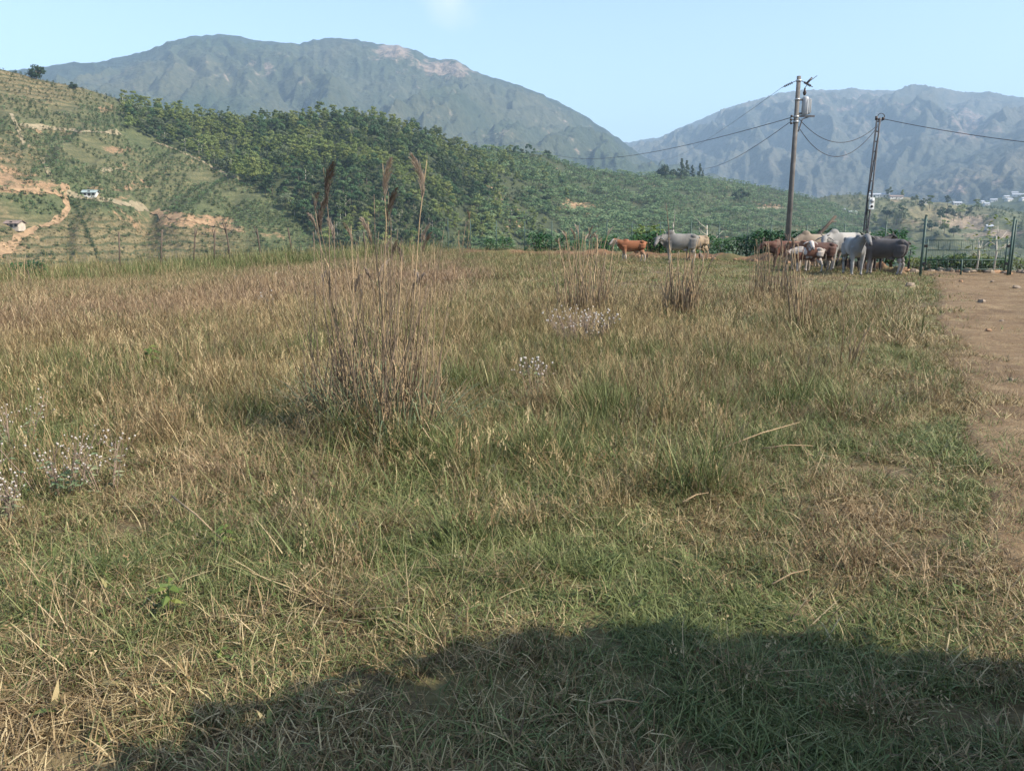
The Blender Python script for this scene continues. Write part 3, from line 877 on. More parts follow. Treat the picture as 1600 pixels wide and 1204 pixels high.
# single trees one can tell apart
rgt = np.random.default_rng(77)
TALL = []
for k in range(4):
    h = 9.0; TALL.append((trunk_mesh('trunk', M['palebark'], rgt, h * 1.25, 0.16, 0.03, 3), crown_mesh('crown', M['forest%d' % (1 + k)], rgt, h, 4.2, 7, 260, 0.6)))
DARK = [(trunk_mesh('trunk', M['bark'], rgt, 9, 0.25), crown_mesh('crown', M['forest2'], rgt, 9, 8.5, 16, 1500, 0.75)) for k in range(3)]
CONE = [(trunk_mesh('trunk', M['bark'], rgt, 11, 0.2, 0.02, 2), crown_mesh('crown', M['forest2'], rgt, 11, 5.0, 10, 900, 0.75, 'cone')) for k in range(3)]
def on_h1(px, py):
    p = None
    for d in range(0, 60, 2):
        p = hhit(H1, px, py + d)
        if p: return p
def ridge_tree(px, py_base, hgt, lib, k, label, cat='tree', group=None, nat=9.0):
    p = on_h1(px, py_base)
    if p is None: return
    if lib is DARK: p = p - Vector((0, 0, hgt * 0.22))
    plant_tree('hill_tree', label, cat, p, k % len(lib), k * 1.7, hgt / nat, group, lib)
ridge_tree(58, 124, 9.5, DARK, 0, 'dark round tree alone on the skyline at far left')
ridge_tree(116, 139, 4.5, DARK, 1, 'small dark tree on the brow right of the lone skyline tree')
ridge_tree(193, 178, 11, TALL, 0, 'tall thin pale-trunked tree at the wood\'s upper left corner', nat=11)
ridge_tree(165, 160, 6.5, TALL, 1, 'slim pale-trunked tree beside the reddish bare patch', nat=11)
ridge_tree(142, 156, 5.0, TALL, 2, 'short slim tree on the brow above the reddish bare patch', nat=11)
for k, (x, y, hh) in enumerate([(258, 226, 8), (290, 237, 8.5), (311, 243, 10), (316, 245, 9), (335, 255, 7), (362, 268, 8), (455, 330, 8), (800, 345, 9)]):
    ridge_tree(x, y, hh, TALL, k, 'slim pale-trunked tree standing at the lower edge of the wood' if x < 700 else 'slender pale trunk in the banana slope near the orange path', group='pale trunks along the wood edge' if x < 700 else None, nat=11)
ridge_tree(1038, 277, 15, DARK, 0, 'broad round dark tree, leftmost of the row on the ridge')
ridge_tree(1053, 278, 10, DARK, 1, 'low rounded tree second from left in the ridge row')
for k, (x, hh, lb) in enumerate([(1064, 13, 'tallest dark conical tree in the middle of the ridge row'), (1072, 12, 'conical tree just right of the tallest ridge tree'), (1081, 9, 'small conical tree right of centre in the ridge row'), (1093, 10, 'narrow conical tree near the right end of the ridge row'), (1098, 6, 'tiny conical tree, rightmost of the ridge row')]):
    ridge_tree(x, 280, hh * 1.35, CONE, k, lb, nat=11)
ridge_tree(855, 243, 7, DARK, 2, 'single dark tree on the skyline of the banana slope')
for k, (x, y) in enumerate([(1150, 313), (1158, 309), (1165, 312)]):
    ridge_tree(x, y, 10, DARK, k, 'dark tree in the clump on the right shoulder of the banana slope', group='dark clump on the slope')
def on_hill(h, px, py):
    for d in range(0, 60, 2):
        p = hhit(h, px, py + d)
        if p: return p
for k, (x, y, hh) in enumerate([(1385, 342, 12), (1400, 352, 14), (1408, 345, 11), (1365, 350, 9), (1440, 330, 10), (1452, 326, 11), (1478, 340, 13), (1490, 345, 13), (1470, 350, 12), (1500, 338, 11), (1515, 342, 10), (1475, 366, 10), (1490, 370, 10), (1430, 318, 8), (1388, 309, 9), (1410, 308, 8), (1480, 322, 9), (1525, 330, 10), (1455, 362, 11), (1462, 375, 9)]):
    p = on_hill(H2, x, y)
    if p: plant_tree('valley_tree', 'dark tree scattered on the hill below the village', 'tree', p, (k * 5) % 12 if k % 2 else (2, 8, 0)[k % 3], k * 1.3, hh / 8.0, 'trees scattered on the hill below the village')

# ------------------------------------------------------------------ paths draped over the near hillside
def drape(name, pix, width, mat, h=None, lift=0.25, label=None, cat=None, kind='structure', jag=0.45, seed=0):
    h = h or H1
    rg = random.Random(seed)
    pts = []
    for (x0, y0), (x1, y1) in zip(pix[:-1], pix[1:]):
        n = max(2, int(math.hypot(x1 - x0, y1 - y0) / 4))
        for k in range(n):
            t = k / n; q = hhit(h, x0 + (x1 - x0) * t, y0 + (y1 - y0) * t)
            if q: pts.append(q)
    b = MB(); vs = []
    for k, p in enumerate(pts):
        a = pts[max(0, k - 2)]; c = pts[min(len(pts) - 1, k + 2)]
        t = Vector((c.x - a.x, c.y - a.y, 0))
        if t.length < 1e-6: t = Vector((1, 0, 0))
        t.normalize(); s = Vector((-t.y, t.x, 0))
        w = width[0] + (width[1] - width[0]) * k / max(1, len(pts) - 1)
        for m in (-1, -0.33, 0.33, 1):
            q = p + s * (w / 2) * (m + rg.uniform(-jag, jag))
            z = hz(h, q.x, q.y)
            vs.append((q.x, q.y, (z if z is not None else p.z) + lift))
    fs = [(k * 4 + m, k * 4 + m + 1, (k + 1) * 4 + m + 1, (k + 1) * 4 + m) for k in range(len(pts) - 1) for m in range(3)]
    b.add(vs, fs)
    o = b.build(name, mat, None, True)
    return tag(o, label, cat, kind=kind)
drape('hill_path', [(103, 288), (101, 300), (103, 312), (107, 325), (97, 338), (86, 348), (72, 353), (58, 355)], (2.4, 2.0), M['earthpath'], seed=1)
drape('hill_path', [(58, 355), (48, 361), (38, 368), (20, 380), (0, 392), (-40, 404)], (2.2, 4), M['earthpath'], seed=2)
drape('hill_path', [(-60, 294), (0, 293), (40, 297), (95, 301)], (3.5, 3.0), M['earthpath'], seed=3)
drape('hill_path', [(104, 302), (130, 310), (165, 313), (200, 319), (232, 325)], (3.0, 3.0), M['palepath'], seed=4)
drape('hill_path', [(240, 331), (262, 335), (300, 345), (340, 354), (382, 363)], (3.5, 1.5), M['earthpath'], seed=5)
drape('hill_path', [(30, 196), (75, 200), (130, 206), (190, 207)], (2.6, 2.0), M['palepath'], seed=6)
drape('hill_path', [(18, 178), (30, 205), (40, 232)], (1.6, 1.6), M['palepath'], seed=7)
drape('hill_path', [(66, 248), (76, 270), (86, 288)], (1.6, 1.4), M['palepath'], seed=8)
drape('hill_path', [(240, 222), (275, 234), (310, 250), (345, 268), (380, 284)], (1.8, 1.8), M['palepath'], seed=9)
drape('hill_path', [(808, 330), (814, 340), (810, 350), (806, 357)], (2.2, 4), M['earthpath'], seed=10)
drape('hill_path', [(872, 322), (890, 320), (915, 318), (938, 316)], (2.5, 1.2), M['earthpath'], seed=11)
drape('hill_path', [(155, 267), (180, 264), (200, 267)], (1.8, 1.2), M['palepath'], seed=12)
drape('hill_path', [(1185, 326), (1205, 324), (1235, 327)], (4, 3), M['palepath'], seed=13)
# the dark hedge running down the dry field
hp = []
pix = [(106, 310), (122, 330), (134, 358), (146, 384), (158, 416)]
b = MB(); rgh = random.Random(4)
for (x0, y0), (x1, y1) in zip(pix[:-1], pix[1:]):
    for k in range(14):
        t = k / 14; q = hhit(H1, x0 + (x1 - x0) * t, y0 + (y1 - y0) * t)
        if q is None: continue
        for m in range(14):
            a = rgh.uniform(0, 2 * PI); zz = rgh.uniform(0.1, 1.5)
            b.leaf((q.x + rgh.uniform(-.25, .25), q.y + rgh.uniform(-.9, .9), q.z + zz * .7), (math.cos(a), math.sin(a), rgh.uniform(-.2, .8)), 0.45, 0.35)
tag(b.build('hedge', M['hedge']), 'thin dark hedge running down the dry terraced field at left', 'hedge')

# ------------------------------------------------------------------ houses and huts
def house(name, label, p, rz, w, d, hgt, roofm, wallm, over=0.4, pitch=0.28, cat='house'):
    t = thing(name, label, cat, p, rz)
    b = MB(); b.box((0, 0, hgt / 2 - 0.6), (w, d, hgt + 1.2)); b.build('wall', wallm, t)
    rh = d / 2 * pitch * 2
    r = MB(); wx = w / 2 + over; dy = d / 2 + over
    zz = hgt + 0.02
    r.add([(-wx, -dy, zz), (wx, -dy, zz), (wx, 0, zz + rh), (-wx, 0, zz + rh), (-wx, dy, zz), (wx, dy, zz),
           (-wx, -dy, zz + .12), (wx, -dy, zz + .12), (wx, 0, zz + rh + .12), (-wx, 0, zz + rh + .12), (-wx, dy, zz + .12), (wx, dy, zz + .12)],
          [(0, 1, 2, 3), (3, 2, 5, 4), (6, 9, 8, 7), (9, 10, 11, 8), (0, 6, 7, 1), (4, 5, 11, 10), (0, 3, 9, 6), (3, 4, 10, 9), (1, 7, 8, 2), (2, 8, 11, 5)])
    r.build('roof', roofm, t)
    g = MB()
    for sx in (-1, 1):
        g.add([(sx * w / 2, -d / 2, hgt), (sx * w / 2, d / 2, hgt), (sx * w / 2, 0, hgt + rh * 0.95)], [(0, 1, 2)])
    g.build('gable', wallm, t)
    dr = MB(); dr.box((0, -d / 2 - 0.02, 0.95), (0.9, 0.06, 1.9)); dr.build('door', M['darkopening'], t)
    for sx in (-0.32, 0.32):
        wd = MB(); wd.box((sx * w, -d / 2 - 0.02, hgt * 0.58), (0.9, 0.06, 0.9)); wd.build('window', M['darkopening'], t)
    return t
p = hhit(H1, 142, 307)
house('hut', 'low hut with a grey-green roof beside the pale hillside path', p + Vector((0, 0, 0.2)), R(8), 4.6, 3.2, 1.1, M['greyroof'], M['whitewall'], 0.5, 0.3, cat='hut')
p = hhit(H1, 24, 356)
house('farmhouse', 'small house with a rusty roof below the green plot at far left', p + Vector((0, 0, 0.2)), R(-5), 4.6, 3.4, 1.1, M['redroof'], M['tanwall'], 0.5, 0.3)
HS = [(1300, 328, 9, 'white roof', 'leftmost zinc-roofed house in the white row left of the second pole'), (1312, 332, 9, '', 'middle zinc-roofed house in the white row left of the second pole'), (1331, 336, 8, '', 'rightmost zinc-roofed house in the white row left of the second pole'),
      (1365, 308, 12, '', 'long white-roofed building on the ridge beside the second pole'), (1380, 308, 11, '', 'white-roofed building between the second pole and the red-roofed house'), (1399, 311, 14, 'red', 'house with a rusty red roof on the ridge right of the second pole'),
      (1443, 318, 6, '', 'tiny white-roofed house on the ridge right of the red-roofed one'), (1495, 321, 8, '', 'lone bright zinc-roofed house on the ridge above the gate'), (1545, 358, 5, '', 'tiny white hut above the gate beside the bare earth')]
for k, (x, y, w, c, lb) in enumerate(HS):
    p = on_hill(H2, x, y)
    house('ridge_house', lb, p, R(random.Random(k).uniform(-15, 15)), w, 5.0, 2.4, M['redroof'] if c == 'red' else M['zinc'], M['whitewall'], 0.5, 0.3)
for k, (x, y, w) in enumerate([(1541, 321, 9), (1552, 315, 11), (1534, 318, 8), (1572, 310, 10), (1576, 314, 12), (1590, 307, 18), (1598, 313, 10), (1585, 304, 10), (1612, 303, 14)]):
    p = on_hill(H3, x, y)
    if p: tag(house('village_house', 'tiny white-roofed house in the hazy village on the right-hand spur', p, R(random.Random(k + 50).uniform(-20, 20)), w, 7.0, 3.0, M['zinc'], M['whitewall'], 0.5, 0.3), group='village houses on the far spur')

# ------------------------------------------------------------------ utility poles
def curve_pts(a, b, sag, n=24):
    a = Vector(a); b = Vector(b)
    return [a.lerp(b, k / n) - Vector((0, 0, sag * 4 * (k / n) * (1 - k / n))) for k in range(n + 1)]
P1 = at_dist(1232.5, 36.5); P1H = height_at(1251, 119, P1)
t = thing('utility_pole', 'tall grey utility pole carrying a transformer left of the cattle', 'utility pole', P1)
dep1 = 36.5
b = MB(); b.tube([(0, 0, -0.6), (0, 0, P1H * 0.5), (0, 0, P1H)], [0.125, 0.105, 0.085], 14); b.build('shaft', M['concrete'], t, True)
def ins_string(p0, p1, parent, n=5):
    b = MB(); p0 = Vector(p0); p1 = Vector(p1)
    b.tube([p0, p1], 0.014, 6)
    d = (p1 - p0)
    for k in range(n):
        c = p0 + d * (0.3 + 0.6 * k / n)
        b.tube([c - d.normalized() * 0.02, c + d.normalized() * 0.02], [0.055, 0.04], 8)
    return b.build('insulator', M['porcelain'], parent, True)
ins_string((-0.1, 0.02, P1H - 0.18), (-0.62, 0.2, P1H - 0.42), t)
ins_string((0.1, -0.02, P1H - 0.18), (0.62, 0.05, P1H - 0.42), t)
zt = height_at(1262, 165, P1)
b = MB(); tx = 0.34
b.tube([(tx, 0, zt - 0.34), (tx, 0, zt - 0.32), (tx, 0, zt + 0.30), (tx, 0, zt + 0.37)], [0.12, 0.135, 0.135, 0.10], 16)
tk = b.build('transformer', M['tank'], t, True)
for k in range(5):
    a = -0.9 + k * 0.45
    f = MB(); cx = tx + math.cos(a) * 0.17; cyy = math.sin(a) * 0.17
    f.tube([(cx, cyy, zt + 0.3), (cx + math.cos(a) * .06, cyy + math.sin(a) * .06, zt + 0.24), (cx + math.cos(a) * .06, cyy + math.sin(a) * .06, zt - 0.28), (cx, cyy, zt - 0.32)], 0.016, 6)
    f.build('cooling_tube', M['tank'], tk, True)
f = MB(); f.tube([(tx - 0.06, 0, zt + 0.42), (tx - 0.06, 0, zt + 0.52), (tx - 0.06, 0, zt + 0.6), (tx - 0.06, 0, zt + 0.72)], [0.04, 0.075, 0.05, 0.03], 10); f.build('bushing', M['porcelain'], tk, True)
f = MB(); f.box((0.2, 0, zt + 0.25), (0.22, 0.1, 0.07)); f.box((0.2, 0, zt - 0.3), (0.22, 0.1, 0.07)); f.build('bracket', M['darkpole'], t)
za = height_at(1262, 181, P1)
f = MB(); f.box((0.36, -0.02, za), (0.78, 0.09, 0.07)); f.tube([(0.12, -0.02, za - 0.62), (0.26, -0.02, za - 0.12), (0.5, -0.02, za - 0.03)], 0.03, 6); f.build('cross_arm', M['darkpole'], t)
f = MB(); f.tube([(tx - 0.06, 0, zt + 0.72), (tx + 0.12, 0, zt + 0.98), (tx + 0.42, 0.03, zt + 1.2)], 0.013, 6); f.build('fuse_lead', M['wire'], t)
f = MB(); f.tube([(0.35, 0, zt + 0.92), (0.55, 0.02, zt + 1.12)], 0.035, 7); f.build('fuse_cutout', M['porcelain'], t, True)
f = MB()
for zz in (za - 0.02, za - 0.22, zt + 0.26, P1H - 0.18):
    f.tube([(0, 0, zz - 0.03), (0, 0, zz + 0.03)], 0.115, 14)
f.build('clamp_band', M['steel'], t, True)
f = MB()
for sx, zz in ((-0.2, za), (-0.22, za - 0.14), (-0.2, za - 0.28)):
    f.tube([(sx, -0.02, zz - 0.04), (sx, -0.02, zz + 0.04)], 0.05, 8); f.tube([(sx, -0.02, zz), (0, -0.02, zz)], 0.015, 5)
f.build('spool_insulator', M['porcelain'], t, True)
W1 = lambda x, z: P1 + Vector((x, 0, z))

P2 = at_dist(1350.5, 40.0)
top2 = EYE + ray(1373, 184) * (40.0 / math.hypot(ray(1373, 184).x, ray(1373, 184).y))
t2 = thing('utility_pole', 'thin dark leaning pole with ladder rungs and a white meter box', 'utility pole', P2)
T2 = top2 - P2
b = MB()
dn = T2.normalized(); sd = Vector((1, 0.1, 0)).normalized()
base2 = Vector((0, 0, -0.5))
for s_ in (-1, 1):
    f = MB(); f.tube([base2 + sd * 0.11 * s_, T2 * 0.45 + sd * 0.095 * s_, T2 + sd * 0.075 * s_], [0.045, 0.042, 0.036], 8)
    f.build('pole_leg', M['darkpole'], t2, True)
for k in range(18):
    q = T2 * (0.06 + 0.92 * k / 17)
    f = MB(); f.box(q, (0.20, 0.05, 0.055), Matrix.Rotation(math.atan2(T2.x, T2.z), 3, 'Y')); f.build('rung', M['darkpole'], t2)
f = MB(); f.tube([T2 * 0.99 + Vector((0.02, -.06, 0)), T2 * 0.9 + Vector((0.03, -.08, 0)), T2 * 0.55 + Vector((-.12, -.08, 0)), T2 * 0.42 + Vector((-.02, -.08, 0)), T2 * 0.2 + Vector((0, -.07, 0))], 0.025, 6); f.build('conduit', M['wire'], t2, True)
f = MB()
ringc = T2 + Vector((0.1, 0, 0.02))
f.tube([ringc + Vector((math.cos(a) * 0.16, 0, math.sin(a) * 0.16)) for a in np.linspace(0, 2 * PI, 22)], 0.016, 6, cap=False); f.build('cable_loop', M['wire'], t2, True)
f = MB(); f.tube([T2 + Vector((-.1, 0, -.1)), T2 + Vector((-.1, 0, .06))], 0.06, 8); f.tube([T2 + Vector((.2, 0, -.1)), T2 + Vector((.2, 0, .02))], 0.06, 8); f.box(T2 + Vector((0.05, 0, -0.06)), (0.36, 0.05, 0.05)); f.build('insulator', M['porcelain'], t2, True)
zm = height_at(1357, 318, P2); pm = T2 * (zm / T2.z) + Vector((0.06, -0.13, 0))
f = MB(); f.box(pm, (0.22, 0.12, 0.52)); mb_ = f.build('meter_box', M['whitebox'], t2)
f = MB(); f.tube([pm + Vector((0, -.055, .12)), pm + Vector((0, -.10, .12))], 0.095, 14, up=(0, 0, 1)); f.build('meter_glass', M['tank'], mb_, True)
f = MB(); f.tube([pm + Vector((0, -.055, -.13)), pm + Vector((0, -.085, -.13))], 0.06, 12); f.build('breaker', M['black'], mb_, True)

def wire_between(name, label, a, b_, sag, r=0.012, n=30):
    m = MB(); a = Vector(a); pts = curve_pts(a, b_, sag, n)
    m.tube([p - a for p in pts], r, 5)
    o = m.build(name, M['wire'], None, True, a)
    return tag(o, label, 'power line')
def pt(px, py, dist):
    d = ray(px, py); return EYE + d * (dist / math.hypot(d.x, d.y))
wire_between('power_line', 'upper cable sagging between the two utility poles', P1 + Vector((0.12, 0, za - 0.1)), top2 + Vector((0, 0, -0.3)), 0.85, 0.014)
wire_between('power_line', 'lower cable sagging deeply between the two utility poles', P1 + Vector((0.12, 0, za - 0.42)), top2 + Vector((0, 0, -0.36)), 1.25, 0.014)
wire_between('power_line', 'cable running from the leaning pole out to the right', top2 + Vector((0.2, 0, -0.05)), pt(1680, 230, 41), 0.12, 0.014)
wire_between('power_line', 'long cable from the transformer pole away over the banana slope', P1 + Vector((-0.2, 0, za - 0.05)), pt(868, 242, 110), 1.0, 0.015, 60)
wire_between('power_line', 'cable slanting down from the transformer pole toward the ridge trees', P1 + Vector((-0.2, 0, za - 0.2)), pt(1075, 256, 120), 1.2, 0.014, 60)
wire_between('power_line', 'thin high-voltage wire from the pole top toward the far mountains', P1 + Vector((-0.62, 0.2, P1H - 0.42)), pt(1020, 243, 260), 2.0, 0.008, 60)

# ------------------------------------------------------------------ gate and fences
G0 = ghit(1446, 424); G1 = ghit(1584, 421)
G0 = at_dist(1446, 28.6); G1 = at_dist(1584, 29.6)
gt = thing('farm_gate', 'green metal field gate with two posts across the dirt road', 'gate', G0)
gv = G1 - G0
def post_at(o, hh, parent, name='gate_post', m=None, r=0.036):
    f = MB(); f.tube([o + Vector((0, 0, -0.4)), o + Vector((0, 0, hh))], r, 8); f.tube([o + Vector((0, 0, hh)), o + Vector((0, 0, hh + 0.03))], r * 1.15, 8)
    return f.build(name, m or M['gate'], parent, True)
post_at(Vector((0, 0, 0)), height_at(1445, 337, G0), gt); post_at(gv, height_at(1587, 340, G1), gt)
gd = gv.copy(); gd.z = 0; gl = gd.length; gd.normalize()
def gp(t_, z): return gd * (0.12 + t_ * (gl - 0.24)) + Vector((0, 0, gv.z * t_ + z))
levels = [0.22, 0.52, 0.82, 1.13]
for z in levels:
    f = MB(); f.tube([gp(0, z), gp(1, z)], 0.016, 6); f.build('rail', M['gate'], gt, True)
for row in range(3):
    nn = 7
    for k in range(nn + 1):
        tq = (k + (0.5 if row == 1 else 0)) / nn
        if tq > 1: continue
        f = MB(); f.tube([gp(tq, levels[row]), gp(tq, levels[row + 1])], 0.009, 5); f.build('bar', M['gate'], gt, True)
for tq in (0, 1):
    f = MB(); f.tube([gp(tq, levels[0] - 0.04), gp(tq, levels[-1] + 0.03)], 0.025, 6); f.build('stile', M['gate'], gt, True)
f = MB(); f.tube([gp(0.46, 0.0), gp(0.46, levels[1])], 0.028, 6); f.build('support_leg', M['gate'], gt, True)
for z in (0.4, 0.95):
    f = MB(); f.box(gp(0.0, z) - gd * 0.05, (0.12, 0.06, 0.08)); f.build('hinge', M['black'], gt)
    f = MB(); f.box(gp(1.0, z) + gd * 0.05, (0.12, 0.06, 0.08)); f.build('latch', M['black'], gt)
m = MB()                         # welded mesh filling the gate
for k in range(1, 44):
    m.tube([gp(k / 44, levels[0]), gp(k / 44, levels[-1])], 0.0028, 4, cap=False)
m.build('wire_mesh', M['gate'], gt)

def fence(name, label, pts, hgts, strands, mat_post, r, lean=0.0, seed=0, cat='fence', wires=True, forked=False):
    rg = random.Random(seed)
    o = pts[0]; t = thing(name, label, cat, o)
    tops = []
    for p, hh in zip(pts, hgts):
        q = p - o; d = Vector((rg.uniform(-lean, lean), rg.uniform(-lean, lean), 1)) * hh
        tops.append((q, d))
        f = MB()
        f.tube([q + Vector((0, 0, -0.4)), q + d * 0.5 + Vector((rg.uniform(-.02, .02) if lean else 0, 0, 0)), q + d], [r, r * 0.9, r * 0.8], 7)
        if forked and rg.random() < 0.45:
            f.tube([q + d * 0.72, q + d * 1.05 + Vector((rg.choice((-1, 1)) * 0.16, 0, 0))], [r * 0.6, r * 0.4], 6)
        f.build('post', mat_post, t, True)
    if wires:
        for s in strands:
            m = MB()
            for (q0, d0), (q1, d1) in zip(tops[:-1], tops[1:]):
                m.tube(curve_pts(q0 + d0 * s, q1 + d1 * s, 0.03, 4), 0.004, 4, cap=False)
            m.build('wire', M['wire'], t)
    return t
fp = [(700, 47, 340), (735, 46, 343), (776, 45.5, 345), (820, 45, 346), (862, 44.5, 345), (905, 44, 346), (948, 43.5, 343), (988, 43, 346), (1032, 42.5, 347), (1080, 42, 346), (1124, 41, 348), (1168, 39.5, 349), (1205, 38.5, 350), (1262, 37, 350), (1320, 35, 349), (1385, 32, 346), (1445, 28.75, 339)]
pts = [at_dist(a, d) for a, d, _ in fp]
fence('wire_fence', 'wire fence with slim green metal posts running behind the cattle', pts, [max(1.3, height_at(a, y, p)) for (a, d, y), p in zip(fp, pts)], (0.3, 0.55, 0.8, 0.95), M['gate'], 0.032, 0.01, 3)
pts = [at_dist(a, d) for a, d in ((1588, 29.75), (1650, 30.5), (1720, 31.5), (1800, 33))]
fence('wire_fence', 'short run of wire fence leading away right of the gate', pts, [1.75] * 4, (0.3, 0.55, 0.8, 0.95), M['gate'], 0.032, 0.01, 4)
fx = [(180, 362), (245, 358), (296, 356), (330, 360), (356, 350), (406, 357), (455, 356), (490, 362), (570, 362), (660, 364)]
pts = [at_dist(a, 51.5) for a, _ in fx]
fence('wooden_fence', 'old fence of crooked dark wooden posts along the left field edge', pts, [max(1.2, min(2.6, height_at(a, y, p))) for (a, y), p in zip(fx, pts)], (0.35, 0.65, 0.9), M['oldwood'], 0.05, 0.14, 5, forked=True)

# ------------------------------------------------------------------ cattle
DG = None
def make_cow(label, p, yaw, col, scale=1.0, head=(0.0, 0.0), horns=True, hump=1.0, group='cattle standing in the field', name='cow', calf=False, seed=0, tail_side=0.0):
    """head = (turn to the side in radians, lowering 0..1)"""
    rg = random.Random(seed)
    b = MB()
    thin = 0.84 if calf else 0.91
    st = [(-0.80, 1.05, .10, .06), (-0.75, 1.05, .21, .15), (-0.62, 1.06, .27, .23), (-0.42, 1.04, .30, .25), (-0.12, .97, .375, .30), (.15, .945, .40, .295), (.40, .96, .40, .25), (.58, 1.0, .33, .20), (.72, 1.05, .22, .13), (.78, 1.07, .09, .06)]
    sx_ = np.linspace(-0.80, 0.78, 40); sa_ = np.array(st)
    def sm_(c): 
        v = np.interp(sx_, sa_[:, 0], sa_[:, c]); return np.convolve(np.pad(v, 2, 'edge'), np.ones(5) / 5, 'valid')
    zz_, hh_, ww_ = sm_(1), sm_(2), sm_(3)
    b.tube([(sx_[q], 0, zz_[q]) for q in range(40)], [(ww_[q] * thin, hh_[q] * thin) for q in range(40)], 24)
    for sy in (-1, 1): b.ball((-0.56, sy * 0.15, 1.20), (.13, .08, .10), 12, 8)     # hip bones
    b.ball((0.40, 0, 1.30), (.20, .11, .12 * hump + .03), 10, 7)
    # neck and head
    turn, low = head
    nb = Vector((0.60, 0, 1.10)); 
    reach = Vector((0.46 * math.cos(turn), 0.46 * math.sin(turn), 0.30 - 0.55 * low))
    poll = nb + reach
    hd = Vector((math.cos(turn * 1.25) * (0.62 + 0.1 * (1 - low)), math.sin(turn * 1.25) * 0.7, -0.62 - 0.35 * low)).normalized()
    mid = nb.lerp(poll, 0.55) + Vector((0, 0, -0.02))
    b.tube([nb - Vector((.18, 0, .02)), nb, mid, poll - Vector((0, 0, .03))], [(.16, .25), (.15, .22), (.11, .16), (.085, .11)], 10)
    mz = poll + hd * 0.50
    b.tube([poll - hd * 0.06, poll + hd * 0.03, poll + hd * 0.14, poll + hd * 0.30, poll + hd * 0.42, mz], [(.05, .05), (.095, .10), (.11, .115), (.08, .085), (.065, .065), (.045, .045)], 10)
    side = Vector((0, 0, 1)).cross(hd).normalized()
    for sy in (-1, 1):
        e0 = poll + side * 0.08 * sy - hd * 0.0; e1 = e0 + side * 0.13 * sy + Vector((0, 0, -.05)); e2 = e0 + side * 0.25 * sy + Vector((0, 0, -.14))
        b.tube([e0, e1, e2], [(.035, .03), (.065, .028), (.02, .018)], 8)
    # dewlap
    b.tube([(0.66, 0, .80), nb.lerp(poll, .25) - Vector((0, 0, .24)), nb.lerp(poll, .6) - Vector((0, 0, .17)), nb.lerp(poll, .9) - Vector((0, 0, .1))], [(.035, .13), (.03, .12), (.03, .09), (.03, .05)], 8)
    # legs
    for sy in (-1, 1):
        o = rg.uniform(-.09, .09)
        b.tube([(.46, sy * .15, .98), (.46, sy * .165, .74), (.45 + o * .5, sy * .16, .44), (.45 + o * .8, sy * .155, .40), (.44 + o, sy * .155, .13), (.45 + o, sy * .155, .085), (.47 + o, sy * .155, 0.0)],
               [(.10, .16), (.085, .115), (.058, .06), (.055, .06), (.038, .04), (.045, .05), (.055, .065)], 9)
        o = rg.uniform(-.1, .1)
        b.tube([(-.55, sy * .14, 1.08), (-.54, sy * .165, .84), (-.52 + o * .2, sy * .165, .68), (-.585 + o * .4, sy * .158, .57), (-.66 + o * .6, sy * .15, .48), (-.68 + o * .7, sy * .15, .44), (-.64 + o, sy * .15, .14), (-.63 + o, sy * .15, .085), (-.60 + o, sy * .15, 0)],
               [(.13, .23), (.125, .215), (.10, .165), (.07, .11), (.05, .07), (.045, .058), (.037, .042), (.043, .05), (.054, .066)], 9)
    b.tube([(-.76, 0, 1.22), (-.86, 0, 1.16), (-.90, tail_side * .05, .9), (-.89, tail_side * .1, .62), (-.88, tail_side * .1, .5)], [.035, .03, .026, .024, .022], 7)
    b.ball((-0.25, 0, .60), (.16, .10, .07), 8, 5)
    tmp = bpy.data.objects.new('tmp', b.mesh('tmp', None)); COL.objects.link(tmp)
    md = tmp.modifiers.new('r', 'REMESH'); md.mode = 'VOXEL'; md.voxel_size = 0.022; md.use_smooth_shade = True
    ms = tmp.modifiers.new('s', 'SMOOTH'); ms.factor = 0.5; ms.iterations = 7
    dg = bpy.context.evaluated_depsgraph_get()
    me = bpy.data.meshes.new_from_object(tmp.evaluated_get(dg))
    bpy.data.objects.remove(tmp)
    me.name = 'cow_body'
    n = len(me.vertices); co = np.zeros(n * 3, np.float32); me.vertices.foreach_get('co', co); co = co.reshape(-1, 3)
    ht = np.clip(((co - np.array(poll)) @ np.array(hd)) / 0.5, -0.5, 1.2)
    dline = np.linalg.norm((co - np.array(poll)) - np.outer(((co - np.array(poll)) @ np.array(hd)), np.array(hd)), axis=1)
    ishead = (ht > -0.1) & (dline < 0.34) & (co[:, 0] > 0.7 if abs(turn) < 1.2 else co[:, 0] > 0.55)
    rgb = col(co, ishead, ht, seed)
    rgb = rgb * (0.62 + 0.76 * fbm(co[:, 0] * 4, co[:, 2] * 4 + co[:, 1] * 3, 4, seed))[:, None]
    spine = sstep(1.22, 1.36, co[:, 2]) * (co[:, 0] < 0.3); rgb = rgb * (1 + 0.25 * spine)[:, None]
    hoof = co[:, 2] < 0.06; rgb[hoof] = (0.06, 0.05, 0.045)
    muz = ishead & (ht > 0.78); rgb[muz] = rgb[muz] * 0.25 + np.array((0.03, 0.025, 0.025))
    set_attr(me, 'coat', 'FLOAT_COLOR', np.hstack([np.clip(rgb, 0, 1), np.ones((n, 1))]))
    me.materials.clear(); me.materials.append(M['coat'])
    me.polygons.foreach_set('use_smooth', [True] * len(me.polygons))
    t = thing(name, label, 'calf' if calf else 'cow', p, yaw, group, scale)
    body = link('body', me, t)
